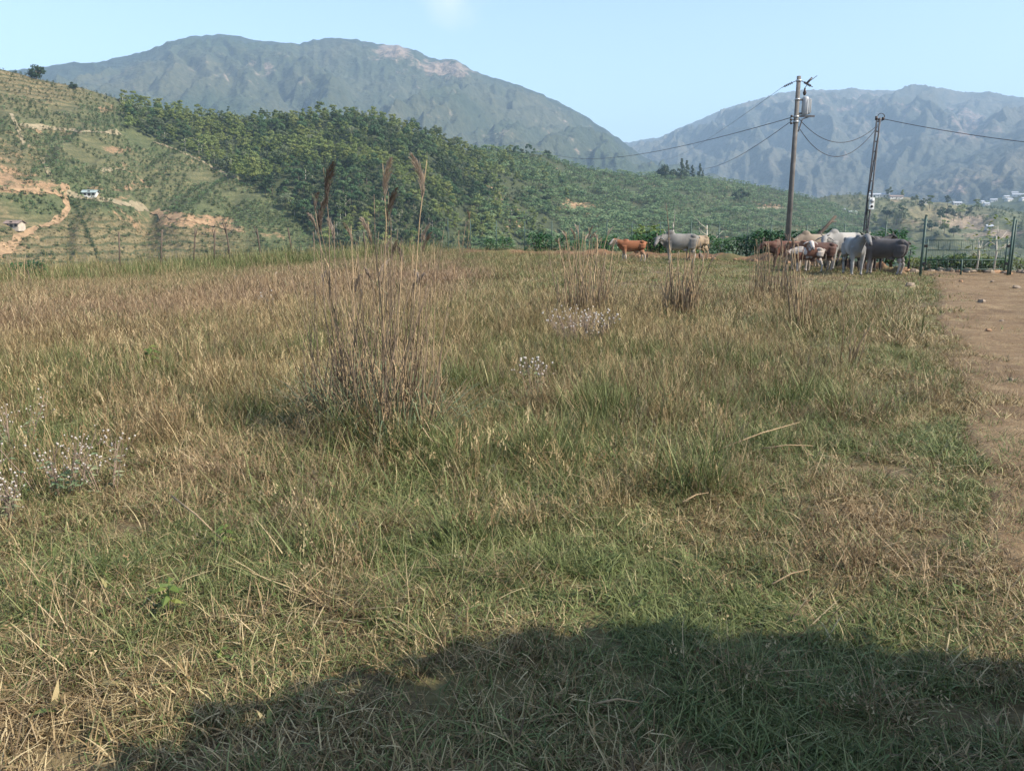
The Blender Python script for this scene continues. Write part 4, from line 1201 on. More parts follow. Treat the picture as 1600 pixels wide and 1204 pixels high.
    for sy in (-1, 1):
        f = MB(); f.ball(poll + hd * 0.15 + side * 0.095 * sy + Vector((0, 0, .02)), .028, 8, 5); f.build('eye', M['black'], t, True)
        if horns:
            f = MB(); h0 = poll + side * 0.06 * sy - hd * 0.05
            f.tube([h0, h0 + side * 0.07 * sy - hd * .05, h0 + side * 0.10 * sy - hd * 0.14 + Vector((0, 0, .04))], [.028, .022, .006], 7); f.build('horn', M['horn'], t, True)
    f = MB(); f.tube([(-.88, tail_side * .1, .54), (-.885, tail_side * .1, .44), (-.88, tail_side * .1, .32), (-.875, tail_side * .1, .22)], [.024, .045, .04, .008], 8); f.build('tail_tuft', M['tuft'], t, True)
    return t
n = NT('cow_coat')
ca = n.attr('coat').outputs['Color']; f0 = n.noise(60, 3, 0.6, n.obj())
n.col(n.mix(0.35, ca, n.mix(1.0, ca, n.ramp(f0, [(0.3, 0.6), (0.7, 1.3)]), 'MULTIPLY')))
n.bump(f0, 0.25, 0.01); n.b.inputs['Roughness'].default_value = 0.7; n.b.inputs['Sheen Weight'].default_value = 0.08
M['coat'] = n.m
M['tuft'] = mat_plain('dark_tail_hair', (0.03, 0.026, 0.025), 0.3, 30)
def coat(base, leg=None, face=None, shoulder=None, belly=None, patches=None):
    def f(co, ishead, ht, seed):
        c = np.tile(np.array(base, float), (len(co), 1))
        z = co[:, 2]; x = co[:, 0]
        def blend(c, v, w): return c * (1 - w[:, None]) + np.array(v) * w[:, None]
        if shoulder is not None: c = blend(c, shoulder, sstep(0.05, 0.4, x) * sstep(0.6, 0.9, z)); c = blend(c, shoulder, 0.7 * sstep(-0.35, -0.6, x) * sstep(0.7, 0.9, z))
        if belly is not None: c = blend(c, belly, sstep(0.82, 0.62, z + 0.08 * (fbm(x * 3, co[:, 1] * 3, 2, seed) - .5)))
        if leg is not None: c = blend(c, leg, sstep(0.62, 0.42, z))
        if patches is not None:
            w = sstep(0.5, 0.56, fbm(x * 2.2 + seed, z * 2.2 + co[:, 1] * 1.5, 3, seed)); c = blend(c, patches, w)
        if face is not None:
            w = ishead * sstep(-0.05, 0.15, ht); c = blend(c, face, w)
        return c
    return f
WHITE = (0.28, 0.262, 0.237); GREY = (0.18, 0.168, 0.15); DGREY = (0.075, 0.068, 0.067); TAN = (0.25, 0.185, 0.12); RED = (0.20, 0.075, 0.032); BRN = (0.075, 0.036, 0.026); BLK = (0.025, 0.023, 0.023)
def cow_at(px, py, dist=None):
    return ghit(px, py) if dist is None else at_dist(px, dist)
def fit(p, px, top, nominal=1.38): return height_at(px, top, p) / nominal
p = at_dist(989, 35.5); make_cow('reddish brown calf with pale face and legs at the left of the grey cow', p, R(178), coat(RED, leg=(0.42, .35, .28), face=(.34, .28, .23), belly=(.28, .15, .09)), fit(p, 990, 373), (0.25, 0.1), False, 0.3, name='calf', calf=True, seed=2, group=None)
p = at_dist(1063, 34.5); make_cow('grey zebu cow with lowered head facing left beside the brown calf', p, R(174), coat(GREY, leg=(.30, .275, .24), shoulder=(.115, .108, .10), belly=(.25, .22, .185), face=(.18, .17, .16)), fit(p, 1063, 361, 1.42), (0.75, 0.45), True, 1.2, seed=3, group=None)
p = at_dist(1088, 37.5); make_cow('tan cow almost hidden behind the grey zebu cow', p, R(205), coat(TAN), fit(p, 1088, 364, 1.42), (0.2, 0.3), False, 0.5, seed=4, group=None)
p = at_dist(1386, 29.0); make_cow('dark grey cow seen from behind, rightmost of the herd', p, R(140), coat(DGREY, leg=(.33, .28, .25), shoulder=(.07, .063, .062), belly=(.11, .098, .098)), fit(p, 1395, 370), (-0.5, 0.35), True, 0.7, seed=5, group=None, tail_side=1.0)
p = at_dist(1338, 28.5); make_cow('white cow facing the camera in the middle of the herd', p, R(-97), coat((.26, .25, .235), shoulder=(.15, .147, .144)), fit(p, 1338, 364, 1.44), (0.12, 0.05), True, 0.6, seed=6, group=None)
p = at_dist(1318, 31.6); make_cow('large white cow with lowered head behind the camera-facing one', p, R(-158), coat(WHITE, shoulder=(.21, .20, .185)), fit(p, 1316, 358, 1.42), (0.5, 0.45), True, 0.9, seed=7, group=None)
p = at_dist(1281, 30.3); make_cow('dark brown cow with pale legs facing left in the herd', p, R(176), coat(BRN, leg=(.36, .31, .26), belly=(.12, .07, .05)), fit(p, 1281, 376), (0.1, 0.5), False, 0.3, calf=False, seed=8, group=None)
p = at_dist(1275, 32.2); make_cow('tan cow with lowered dark muzzle behind the dark brown cow', p, R(-170), coat((.22, .175, .125), shoulder=(.17, .13, .095), face=(.14, .115, .095)), fit(p, 1275, 361, 1.42), (0.35, 0.75), True, 1.0, seed=9, group=None)
p = at_dist(1250, 30.2); make_cow('brown calf with white face and chest facing the camera', p, R(-80), coat(RED, leg=(.42, .37, .33), face=(.44, .39, .35), belly=(.4, .34, .3)), fit(p, 1250, 372, 1.44), (-0.1, 0.15), False, 0.2, calf=True, name='calf', seed=10, group=None)
p = at_dist(1229, 32.8); make_cow('reddish cow at the left end of the herd behind the pole', p, R(184), coat((.105, .042, .027), leg=(.2, .13, .1), patches=(.16, .09, .065)), fit(p, 1229, 374), (0.0, 0.35), False, 0.5, seed=11, group=None)
p = at_dist(1362, 30.4); make_cow('black cow standing in the shade behind the dark grey cow', p, R(20), coat(BLK), fit(p, 1385, 368, 1.40), (0.0, 0.0), True, 0.5, seed=12, group=None)

p = at_dist(1298, 33.6); make_cow('grey-brown cow facing right behind the dark brown cow', p, R(15), coat((.16, .125, .10), leg=(.25, .2, .17), shoulder=(.11, .085, .07)), fit(p, 1298, 368, 1.40), (0.2, 0.4), True, 0.6, seed=13, group=None)
p = at_dist(1347, 31.4); make_cow('dark brown cow half hidden between the white cow and the dark grey cow', p, R(-60), coat((.055, .04, .034), leg=(.12, .09, .08)), fit(p, 1347, 372, 1.44), (0.2, 0.5), True, 0.4, seed=14, group=None)
p = at_dist(1266, 29.4); make_cow('small brown and white patched calf in front of the dark brown cow', p, R(165), coat((.12, .05, .03), leg=(.34, .29, .25), patches=(.36, .31, .27)), fit(p, 1266, 384, 1.38), (0.3, 0.6), False, 0.2, name='calf', calf=True, seed=15, group=None)

# ------------------------------------------------------------------ earth bank, rocks and fence-side plants
bk = [(700, 43.5), (800, 42.5), (900, 41.5), (1000, 40.5), (1100, 39.5), (1200, 37), (1290, 35), (1380, 31.5), (1425, 29.6)]
b = MB(); vs = []; nseg = 150; cr = 9
bx = np.interp(np.linspace(0, 1, nseg), np.linspace(0, 1, len(bk)), [q[0] for q in bk]); bd = np.interp(np.linspace(0, 1, nseg), np.linspace(0, 1, len(bk)), [q[1] for q in bk])
for k in range(nseg):
    for m in range(cr):
        t_ = (m / (cr - 1) - 0.5) * 2
        q = at_dist(bx[k], bd[k] + 0.9 * t_)
        hh = 0.30 * (1 - t_ * t_) * (0.35 + 0.9 * vnoise(np.array([k * 0.16]), np.array([m * 0.5]), 7)[0]) * min(1, k / 6, (nseg - 1 - k) / 6) + 0.1 * vnoise(np.array([k * 0.9]), np.array([m * 0.9]), 9)[0] * (1 - t_ * t_)
        vs.append((q.x, q.y, q.z - 0.03 + hh))
b.add(vs, [(k * cr + m, k * cr + m + 1, (k + 1) * cr + m + 1, (k + 1) * cr + m) for k in range(nseg - 1) for m in range(cr - 1)])
n = NT('orange_bank_soil'); f0 = n.noise(1.6, 6, 0.65, n.pos()); f1 = n.noise(0.5, 4, 0.6, n.pos())
c = n.ramp(f0, [(0.3, (0.09, 0.052, 0.028)), (0.55, (0.185, 0.10, 0.052)), (0.75, (0.27, 0.165, 0.09))])
n.col(n.mix(n.ramp(f1, [(0.45, 0.0), (0.6, 0.75)]), c, (0.11, 0.11, 0.04))); n.bump(f0, 0.8, 0.1)
M['bank'] = n.m
tag(b.build('earth_bank', M['bank'], None, True), kind='structure')
def rock(p, r, mat, seed):
    rg = random.Random(seed); b = MB()
    b.ball((0, 0, r * 0.25), (r * rg.uniform(.8, 1.3), r * rg.uniform(.8, 1.3), r * rg.uniform(.5, .8)), 7, 5, 0.22, rg)
    return b.build('rock', mat, None, False, p)
rgk = random.Random(31)
for k in range(58):
    px_ = rgk.uniform(1398, 1625); dd = rgk.uniform(30.2, 31.8) if px_ < 1500 else rgk.uniform(30.2, 32.0)
    if 1450 < px_ < 1580: dd = rgk.uniform(31.0, 32.6)
    p = at_dist(px_, dd)
    tag(rock(p, rgk.uniform(.07, .2), M['rock'] if rgk.random() < .55 else M['clod'], k), 'pale or orange rock in the rubble line at the foot of the gate', 'rock', 'rubble rocks by the gate')
for k in range(26):
    px_ = rgk.uniform(860, 1390); dd = np.interp(px_, [q[0] for q in bk], [q[1] for q in bk]) - rgk.uniform(.6, 1.3)
    tag(rock(at_dist(px_, dd), rgk.uniform(.06, .16), M['clod'], 100 + k), 'orange clod lying along the earth bank behind the cattle', 'clod', 'clods along the bank')
for k in range(60):
    y_ = 2.8 + 25 * rgk.random() ** 1.3; x_ = float(road_left(y_)) + rgk.uniform(0.1, 1) * float(road_w(y_)) * 0.9
    p = Vector((x_, y_, gzf(x_, y_) + 0.035))
    tag(rock(p, rgk.uniform(.012, .03) * (1 + y_ / 9), M['rock'] if k % 3 else M['clod'], 200 + k), 'small stone lying on the dirt road', 'stone', 'stones on the dirt road')
tag(rock(ghit(1422, 448), .12, M['rock'], 900), 'single pale stone in the grass right of the cattle', 'stone')

def bush_mesh(seed, h, w, n, leaf, mat):
    rg = random.Random(seed); b = MB()
    for k in range(n):
        a = rg.uniform(0, 2 * PI); z = h * (0.12 + 0.88 * rg.random() ** 0.8); rr = w / 2 * math.sqrt(rg.random()) * (1.05 - 0.6 * (z / h) ** 2)
        b.leaf((rr * math.cos(a), rr * math.sin(a), z), (math.cos(a), math.sin(a), rg.uniform(-.4, .9)), leaf * rg.uniform(.7, 1.3), leaf * .5, 0.3)
    return b.mesh('foliage', mat)
def stem_mesh(seed, h, w, mat, n=5, r=0.02):
    rg = random.Random(seed); b = MB()
    for k in range(n):
        a = rg.uniform(0, 2 * PI); e = Vector((math.cos(a) * w * .3, math.sin(a) * w * .3, h * rg.uniform(.6, .9)))
        b.tube([(0, 0, -.05), e * 0.5 + Vector((0, 0, .1 * h)), e], [r, r * .7, r * .3], 5)
    return b.mesh('stem', mat, True)
BUSH = [(stem_mesh(k, 1.0, 1.0, M['twig']), bush_mesh(k, 1.0, 1.1, 260, .17, M['bush'])) for k in range(5)]
BUSHL = [(stem_mesh(k + 9, 1.0, 1.0, M['twig']), bush_mesh(k + 9, 1.0, 1.1, 220, .2, M['weedleaf'])) for k in range(3)]
def bush(p, h, label, group, k, lib=BUSH, name='coffee_bush'):
    t = thing(name, label, 'bush', p, k * 1.9, group, h)
    sm, fm = lib[k % len(lib)]
    link('stem', sm, t); link('foliage', fm, t)
    return t
for k, (x, d, h) in enumerate([(765, 45, .9), (790, 44.5, 1.0), (838, 44, 1.25), (850, 44.2, 1.2), (880, 44, 1.1), (905, 43.5, .9), (935, 43, 1.0), (955, 43.2, 1.1), (1000, 42.5, 1.2), (1018, 42.2, 1.15), (1028, 42.2, 1.35), (1045, 42, 1.2), (1062, 42, 1.3), (1105, 41, 1.2), (1130, 40.5, 1.0), (1150, 40.2, 1.1), (1172, 40, 1.2), (1188, 39.5, 1.35), (1198, 39, 1.5), (1212, 38.8, 1.4), (1225, 38.5, 1.2), (1245, 38, 1.4), (1268, 37.5, 1.45), (1288, 37, 1.5), (1296, 37, 1.3), (1348, 35, 1.4), (1385, 33.5, 1.45), (1397, 33.2, 1.55)]):
    p = at_dist(x, d); bush(p, h * 0.92, 'dark green coffee bush growing along the fence behind the cattle', 'coffee bushes along the fence', k)
for k, (x, d, h) in enumerate([(1432, 31.5, .75), (1447, 31.8, .8), (1460, 31.6, .7), (1466, 32, .85), (1475, 31.9, .8), (1488, 32.2, .9), (1498, 32, .95), (1505, 32.3, 1.0), (1512, 31.9, .8), (1523, 32.2, .9), (1533, 32.3, .85), (1545, 32, .8), (1552, 32.2, .9), (1568, 32, .85), (1578, 32.2, .75), (1600, 32.3, .8), (1620, 32.4, .9)]):
    p = at_dist(x, d); bush(p, h * .62, 'low leafy bush growing just behind the green gate', 'bushes behind the gate', k, BUSH if k % 3 else BUSHL, 'low_bush')
for k, (x, d, h) in enumerate([(1010, 47, 3.2), (1075, 47, 2.8), (1048, 48, 3.0)]):
    bush(at_dist(x, d), h * .7, ['bright green shrub behind the brown calf', 'bright green shrub behind the grey cow', 'yellow-green shrub between the two fence posts by the grey cow'][k], None, k, BUSHL, 'shrub')

def bare_tree(label, p, h, seed, mat, name='bare_tree', leafy=False, forks=6):
    rg = random.Random(seed); t = thing(name, label, 'tree', p)
    b = MB(); b.tube([(0, 0, -.3), (.05, 0, h * .4), (0.0, 0.05, h * .75)], [.028 * h ** .5, .022 * h ** .5, .013 * h ** .5], 7); b.build('trunk', mat, t, True)
    b = MB()
    for k in range(forks):
        z = h * rg.uniform(.35, .75); a = rg.uniform(0, 2 * PI); s = Vector((0.03, 0.02, z)); e = s + Vector((math.cos(a) * h * .25, math.sin(a) * h * .15, h * rg.uniform(.12, .32)))
        b.tube([s, s.lerp(e, .5) + Vector((0, 0, -.03 * h)), e], [.012 * h ** .5, .009 * h ** .5, .004], 5)
    b.build('limb', mat, t, True)
    if leafy:
        link('crown', bush_mesh(seed, h * 1.1, h * .8, 46, .2, M['weedleaf']), t)
    return t
bare_tree('bare pale-barked tree with forked limbs right of the grey cow', at_dist(1105, 46), 3.4, 3, M['palebark'])
bare_tree('leafless pale stem among the bushes right of the bare tree', at_dist(1052, 45), 2.6, 5, M['palebark'], forks=3)
bare_tree('small pale-stemmed sapling behind the middle of the gate', at_dist(1533, 31.7), 1.55, 7, M['palebark'], 'sapling', True)
bare_tree('pale-stemmed sapling behind the right half of the gate', at_dist(1560, 31.4), 1.75, 8, M['palebark'], 'sapling', True)
t = thing('dead_branch', 'dark dead branch slanting up behind the tan cow', 'branch', at_dist(1262, 35.5))
b = MB(); b.tube([(0, 0, .5), (.45, 0, 1.15), (.75, 0, 1.5), (1.15, 0.05, 1.95)], [.09, .10, .07, .06], 7); b.tube([(0, 0, -.2), (0, 0, .55)], .09, 7); b.build('bough', M['oldwood'], t, True)
b = MB(); b.tube([(.75, 0, 1.5), (1.0, 0, 1.72), (1.2, 0, 1.75)], [.04, .03, .015], 5); b.build('twig', M['oldwood'], t, True)

# ------------------------------------------------------------------ tall seeding grass in clumps
def stalk(parent, base, top, r, mat, bend=0.06, seed=0):
    rg = random.Random(seed)
    base = Vector(base); top = Vector(top)
    m = base.lerp(top, .5) + Vector((rg.uniform(-bend, bend), rg.uniform(-bend, bend), 0)); m2 = base.lerp(top, .8) + Vector((rg.uniform(-bend, bend) * .6, 0, 0))
    b = MB(); b.tube([base - Vector((0, 0, .03)), m, m2, top], [r, r * .85, r * .65, r * .35], 5)
    o = b.build('stalk', mat, parent, True)
    return o, (top - m2).normalized()
def plume(parent, top, d, length, width, mat, seed):
    rg = random.Random(seed); b = MB(); top = Vector(top); base = top - d * length * .85
    n = int(170 * length / .3); ba = rg.uniform(-.9, .9) + (0 if rg.random() < .5 else PI); bendv = Vector((math.cos(ba), math.sin(ba), -.15))
    for k in range(n):
        t = rg.random(); a = rg.uniform(0, 2 * PI); p = base + d * (length * t)
        out = Vector((math.cos(a), math.sin(a), 0)) * (0.35 + .3 * t)
        w = width * math.sin(PI * min(1, t * .8 + .15))
        p = p + bendv * (t * t * length * .35); dr = (d + bendv * t + out * rg.uniform(.2, .9)).normalized()
        b.leaf(p + out * w * .2, dr, w * rg.uniform(.8, 1.6) + .012, .006, .1, .1)
    return b.build('plume', mat, parent)
def blade_leaf(parent, base, d, length, width, mat, seed):
    rg = random.Random(seed); b = MB(); base = Vector(base); d = Vector(d).normalized(); s = d.cross(Vector((0, 0, 1)))
    s = s.normalized() if s.length > 1e-3 else Vector((1, 0, 0))
    vs = []; n = 6
    for k in range(n + 1):
        t = k / n; p = base + d * (length * t) - Vector((0, 0, length * .55 * t * t * rg.uniform(.8, 1.2)))
        w = width * (1 - t ** 2) / 2 + .0005
        vs += [p - s * w, p + s * w]
    b.add(vs, [(2 * k, 2 * k + 1, 2 * k + 3, 2 * k + 2) for k in range(n)])
    return b.build('leaf_blade', mat, parent)
def tall_clump(label, base_px, stalks, leaves=14, leaf_len=.6, seed=0, spread=.12, thin=.0045, matl=None, lmat=None, pm=None, extra=0, extra_h=(.5, 1.0), splay=.2, darkp=.35, more=((0, 1), (0, 1), 0)):
    """stalks: (top px, top py, base px offset, plume length, dark)"""
    rg = random.Random(seed); p = ghit(*base_px)
    t = thing('tall_grass_clump', label, 'grass clump', p, 0, 'clumps of tall seeding grass')
    R0 = math.hypot(p.x, p.y)
    stalks = list(stalks) + [(rg.uniform(*more[0]), rg.uniform(*more[1]), rg.uniform(-30, 30), rg.choice((0, 0, .12, .16)), rg.random() < .7) for _ in range(more[2])]
    for k, (tx_, ty_, ox, pl, dark) in enumerate(stalks):
        b0 = Vector((ox * p.y / FPX, rg.uniform(-spread, spread), 0))
        dd = R0 + rg.uniform(-.15, .15)
        tp = pt(tx_, ty_, dd) - p
        o, d = stalk(t, b0, tp, thin * rg.uniform(.8, 1.2), M['stalk_dark'] if dark else M['stalk'], .04, seed * 100 + k)
        if pl: plume(t, tp, d, pl, pl * .24, M['plume_dark'] if dark else M['plume'], seed * 100 + k)
        for q in range(2):
            f = rg.uniform(.15, .7); bp = b0.lerp(tp, f); a = rg.uniform(0, 2 * PI)
            blade_leaf(t, bp, (math.cos(a), math.sin(a), rg.uniform(.8, 2.0)), rg.uniform(.2, .45), .007, M['stalk'] if rg.random() < .7 else M['bluegreen'], k * 10 + q)
    for k in range(extra):
        a = rg.uniform(0, 2 * PI); rr = spread * math.sqrt(rg.random()); hgt = rg.uniform(*extra_h)
        b0 = Vector((rr * math.cos(a), rr * math.sin(a), 0)); tp = b0 + Vector((rg.gauss(0, splay * .6) * hgt, rg.gauss(0, splay * .6) * hgt, hgt))
        stalk(t, b0, tp, thin * rg.uniform(.55, .9), M['stalk'] if rg.random() > darkp else M['stalk_dark'], .04, seed * 333 + k)
    for k in range(leaves):
        a = rg.uniform(0, 2 * PI); rr = spread * math.sqrt(rg.random())
        blade_leaf(t, (rr * math.cos(a), rr * math.sin(a), 0), (math.cos(a), math.sin(a), rg.uniform(1.2, 4)), leaf_len * rg.uniform(.6, 1.3), .009, (lmat or M['bluegreen']) if rg.random() < .7 else M['stalk'], seed * 50 + k)
    return t
tall_clump('tall brown grass clump with dark plumes, left half of the central pair', (548, 668), [(505, 262, -8, .34, True), (490, 314, -6, .30, True), (522, 345, -2, .2, True), (505, 430, -14, 0, False), (540, 455, 0, 0, False), (560, 500, 4, 0, True), (575, 380, 8, 0, False), (530, 520, -10, 0, False), (515, 560, -16, 0, True), (566, 545, 10, 0, False)], 170, .95, 1, .36, .0050, extra=75, extra_h=(.3, 1.5), splay=.34, darkp=.7, more=((485, 600), (300, 450), 12))
tall_clump('tall brown grass clump with upright plumes, right half of the central pair', (618, 690), [(598, 256, -4, .30, False), (607, 300, 0, .26, True), (667, 250, 4, .34, False), (575, 345, -14, .2, False), (614, 410, 2, 0, True), (628, 400, 4, 0, False), (645, 380, 8, 0, False), (600, 440, -6, 0, True), (592, 470, -8, 0, False), (630, 470, 6, 0, True), (655, 540, 12, 0, True), (640, 520, 8, 0, False), (606, 385, 0, 0, True), (662, 585, 14, 0, False)], 190, 1.0, 2, .40, .0050, extra=85, extra_h=(.3, 1.6), splay=.34, darkp=.7, more=((555, 680), (300, 450), 14))
tall_clump('dry clump of bent pale stems above the dead flower bush', (915, 500), [(872, 372, -14, .10, False), (883, 362, -10, .16, False), (895, 385, -5, .12, False), (903, 352, 0, .2, False), (920, 355, 4, .22, False), (934, 366, 8, .18, False), (948, 395, 14, .1, False), (960, 372, 20, .2, False), (880, 410, -20, 0, False), (965, 420, 26, 0, False)], 20, .5, 3, .5, .011, extra=80, extra_h=(.5, 1.25))
tall_clump('pale straw clump standing in front of the grey cow', (1060, 500), [(1041, 318, -10, .0, True), (1044, 372, -6, .1, False), (1058, 395, 0, .12, False), (1074, 400, 6, .14, False), (1090, 372, 16, .0, False), (1100, 396, 22, .22, False), (1114, 398, 26, .2, False), (1030, 430, -18, 0, False), (1066, 430, 2, 0, False), (1082, 425, 14, 0, False)], 14, .45, 4, .32, .012, extra=80, extra_h=(.45, 1.2))
tall_clump('tall pale double stem in front of the transformer pole', (1256, 520), [(1240, 372, -8, .14, False), (1247, 380, -2, .1, False), (1238, 395, -10, 0, False), (1228, 380, -14, .14, True), (1262, 440, 4, 0, False), (1250, 430, 0, 0, False)], 12, .5, 5, .14, .012, extra=14, extra_h=(.3, .9))
tall_clump('thin clump of brown plumed stems just left of the transformer pole', (1205, 470), [(1192, 372, -6, .2, True), (1200, 380, 0, .2, False), (1213, 384, 4, .2, True), (1222, 372, 10, .2, True), (1232, 366, 14, .25, True), (1242, 376, 18, .2, True)], 12, .5, 6, .5, .012, extra=60, extra_h=(.5, 1.35))
tall_clump('two pale leaning stalks in the grass right of centre', (1322, 575), [(1365, 497, 0, 0, False), (1320, 445, -4, .12, False), (1326, 520, 4, 0, False)], 16, .45, 7, .16, .009, extra=8, extra_h=(.3, .6))
tall_clump('pale bare stems at the left field edge over the dark bush', (50, 455), [(40, 398, -4, 0, False), (62, 400, 12, 0, False), (28, 404, -18, 0, False), (14, 395, -28, 0, False), (72, 425, 10, 0, False)], 4, .8, 8, .8, .014, extra=6, extra_h=(.8, 1.4))
tall_clump('lone upright straw stem on the left crest of the field', (367, 490), [(366, 432, 0, .08, False), (392, 455, 10, 0, False)], 6, .4, 9, .1, .006, extra=8, extra_h=(.2, .5))
tall_clump('small clump of bare stems between centre and the left crest', (440, 470), [(452, 415, 4, .1, False), (430, 425, -4, .1, False), (445, 436, 0, 0, True)], 8, .4, 10, .3, .007, extra=14, extra_h=(.3, .8))
tall_clump('feathery plume stand at the field edge left of the calf', (905, 415), [(885, 362, -14, .5, False), (899, 358, -6, .55, False), (914, 366, 4, .45, False), (925, 362, 12, .5, False), (872, 374, -20, .35, False), (938, 372, 18, .3, False), (951, 356, 30, .45, False)], 20, 1.0, 11, .9, .014, extra=30, extra_h=(.6, 1.4))
tall_clump('leaning feathery plume at the field edge left of the fence post', (722, 400), [(735, 330, 6, .6, False), (728, 345, 0, .5, False), (716, 360, -4, .3, False)], 12, 1.0, 12, .5, .014, extra=10, extra_h=(.5, 1.2))

# ------------------------------------------------------------------ flowering weeds, seedlings, fallen stems
def weed(label, base_px, w, h, n, seed, heads=5, hr=.0055, dead=False):
    rg = random.Random(seed); p = ghit(*base_px)
    t = thing('flowering_weed', label, 'weed', p, 0, 'white-flowered weeds')
    st = MB(); fl = MB(); lf = MB()
    for k in range(n):
        a = rg.uniform(0, 2 * PI); rr = w / 2 * math.sqrt(rg.random())
        b0 = Vector((rr * .4 * math.cos(a), rr * .4 * math.sin(a), 0)); tp = Vector((rr * math.cos(a), rr * math.sin(a), h * rg.uniform(.65, 1.05)))
        st.tube([b0, b0.lerp(tp, .5) + Vector((0, 0, .05 * h)), tp], [.0035, .003, .002], 4)
        for q in range(heads):
            e = tp + Vector((rg.uniform(-.07, .07), rg.uniform(-.07, .07), rg.uniform(-.09, .05)))
            st.tube([tp - Vector((0, 0, .09)), e], [.0015, .001], 3, cap=False)
            fl.ball(e, hr * rg.uniform(.7, 1.3), 6, 4, .2, rg)
        for q in range(5):
            f = rg.uniform(.1, .8); b1 = b0.lerp(tp, f); a2 = rg.uniform(0, 2 * PI)
            lf.leaf(b1, (math.cos(a2), math.sin(a2), .4), rg.uniform(.04, .08), .014, .4)
    st.build('stem', M['twig'], t); lf.build('foliage', M['stalk_dark'] if dead else M['bluegreen'], t)
    o = fl.build('flower_heads', M['flower'], t); o['kind'] = 'stuff'
    return t
weed('white-flowered weed at the left picture edge, highest of the left group', (20, 720), .55, .46, 9, 1)
weed('broad white-flowered weed, middle of the left group', (95, 775), .6, .38, 13, 2)
weed('white-flowered weed at the right end of the left group', (170, 770), .4, .34, 8, 3)
weed('tight white flower cluster low at the left picture edge', (8, 815), .2, .24, 5, 4, 9)
weed('dead brown bush with white seed heads left of centre right', (905, 545), 1.0, .5, 110, 5, 1, .010, True)
weed('small weed with white fluffy heads in mid field', (838, 625), .35, .42, 9, 6, 4, .009)
weed('tiny white-headed weed on the left crest', (415, 480), .4, .3, 6, 7, 2, .012)
def seedling(label, base_px, h, n, leaf, seed, name='seedling'):
    rg = random.Random(seed); p = ghit(*base_px); t = thing(name, label, 'seedling', p)
    b = MB(); b.tube([(0, 0, -.02), (.01, 0, h * .5), (0.015, 0.01, h)], [.004, .003, .002], 5); b.build('stem', M['weedleaf'], t, True)
    for k in range(n):
        a = 2.4 * k; z = h * (.45 + .55 * k / n); f = MB()
        f.leaf((.012, .005, z), (math.cos(a), math.sin(a), .15), leaf * rg.uniform(.8, 1.2), leaf * .48, .35, .12); f.build('leaf', M['weedleaf'], t)
    return t
seedling('yellow-green broad-leaved seedling in the lower left grass', (262, 965), .17, 7, .075, 1)
seedling('small broad-leaved seedling right of the yellow-green one', (340, 1035), .06, 4, .045, 2)
seedling('leafy weed in the left mid field', (235, 590), .35, 12, .14, 3)
seedling('leafy bright weed on the lower left beside the leaning stem', (350, 860), .14, 8, .06, 4)
def fallen(label, a_px, b_px, h0, h1, r):
    a = ghit(*a_px); b_ = ghit(*b_px); m = MB(); a2 = Vector((0, 0, h0)); e = b_ - a + Vector((0, 0, h1))
    m.tube([a2, a2.lerp(e, .5) + Vector((0, 0, .015)), e], [r, r * .9, r * .4], 6)
    tag(m.build('fallen_stem', M['stalk'], None, True, a), label, 'stem', 'pale fallen stems in the grass')
fallen('long pale fallen stem slanting up, right of centre', (1126, 722), (1246, 700), .10, .20, .0055)
fallen('pale fallen stem lying level beside the slanting one', (1190, 722), (1268, 722), .10, .12, .005)
fallen('short pale stem lying in the centre grass', (835, 728), (876, 732), .09, .10, .005)
fallen('pale broken stem in the lower left grass', (272, 812), (350, 862), .14, .06, .006)
fallen('short yellow stem lying in the lower centre right', (1066, 805), (1106, 795), .08, .1, .005)
fallen('pale stem lying in the shade at lower right', (930, 1120), (998, 1118), .05, .05, .004)
fallen('thin crooked twig lying at lower right', (1205, 935), (1262, 918), .07, .09, .004)

# dark bush at the left edge, tall green weeds at the left crest
bush(at_dist(48, 47), 1.0, 'dark leafy bush at the left field edge', None, 1, BUSH, 'edge_bush')
bush(at_dist(20, 48), .9, 'second dark bush at the far left field edge', None, 2, BUSH, 'edge_bush')

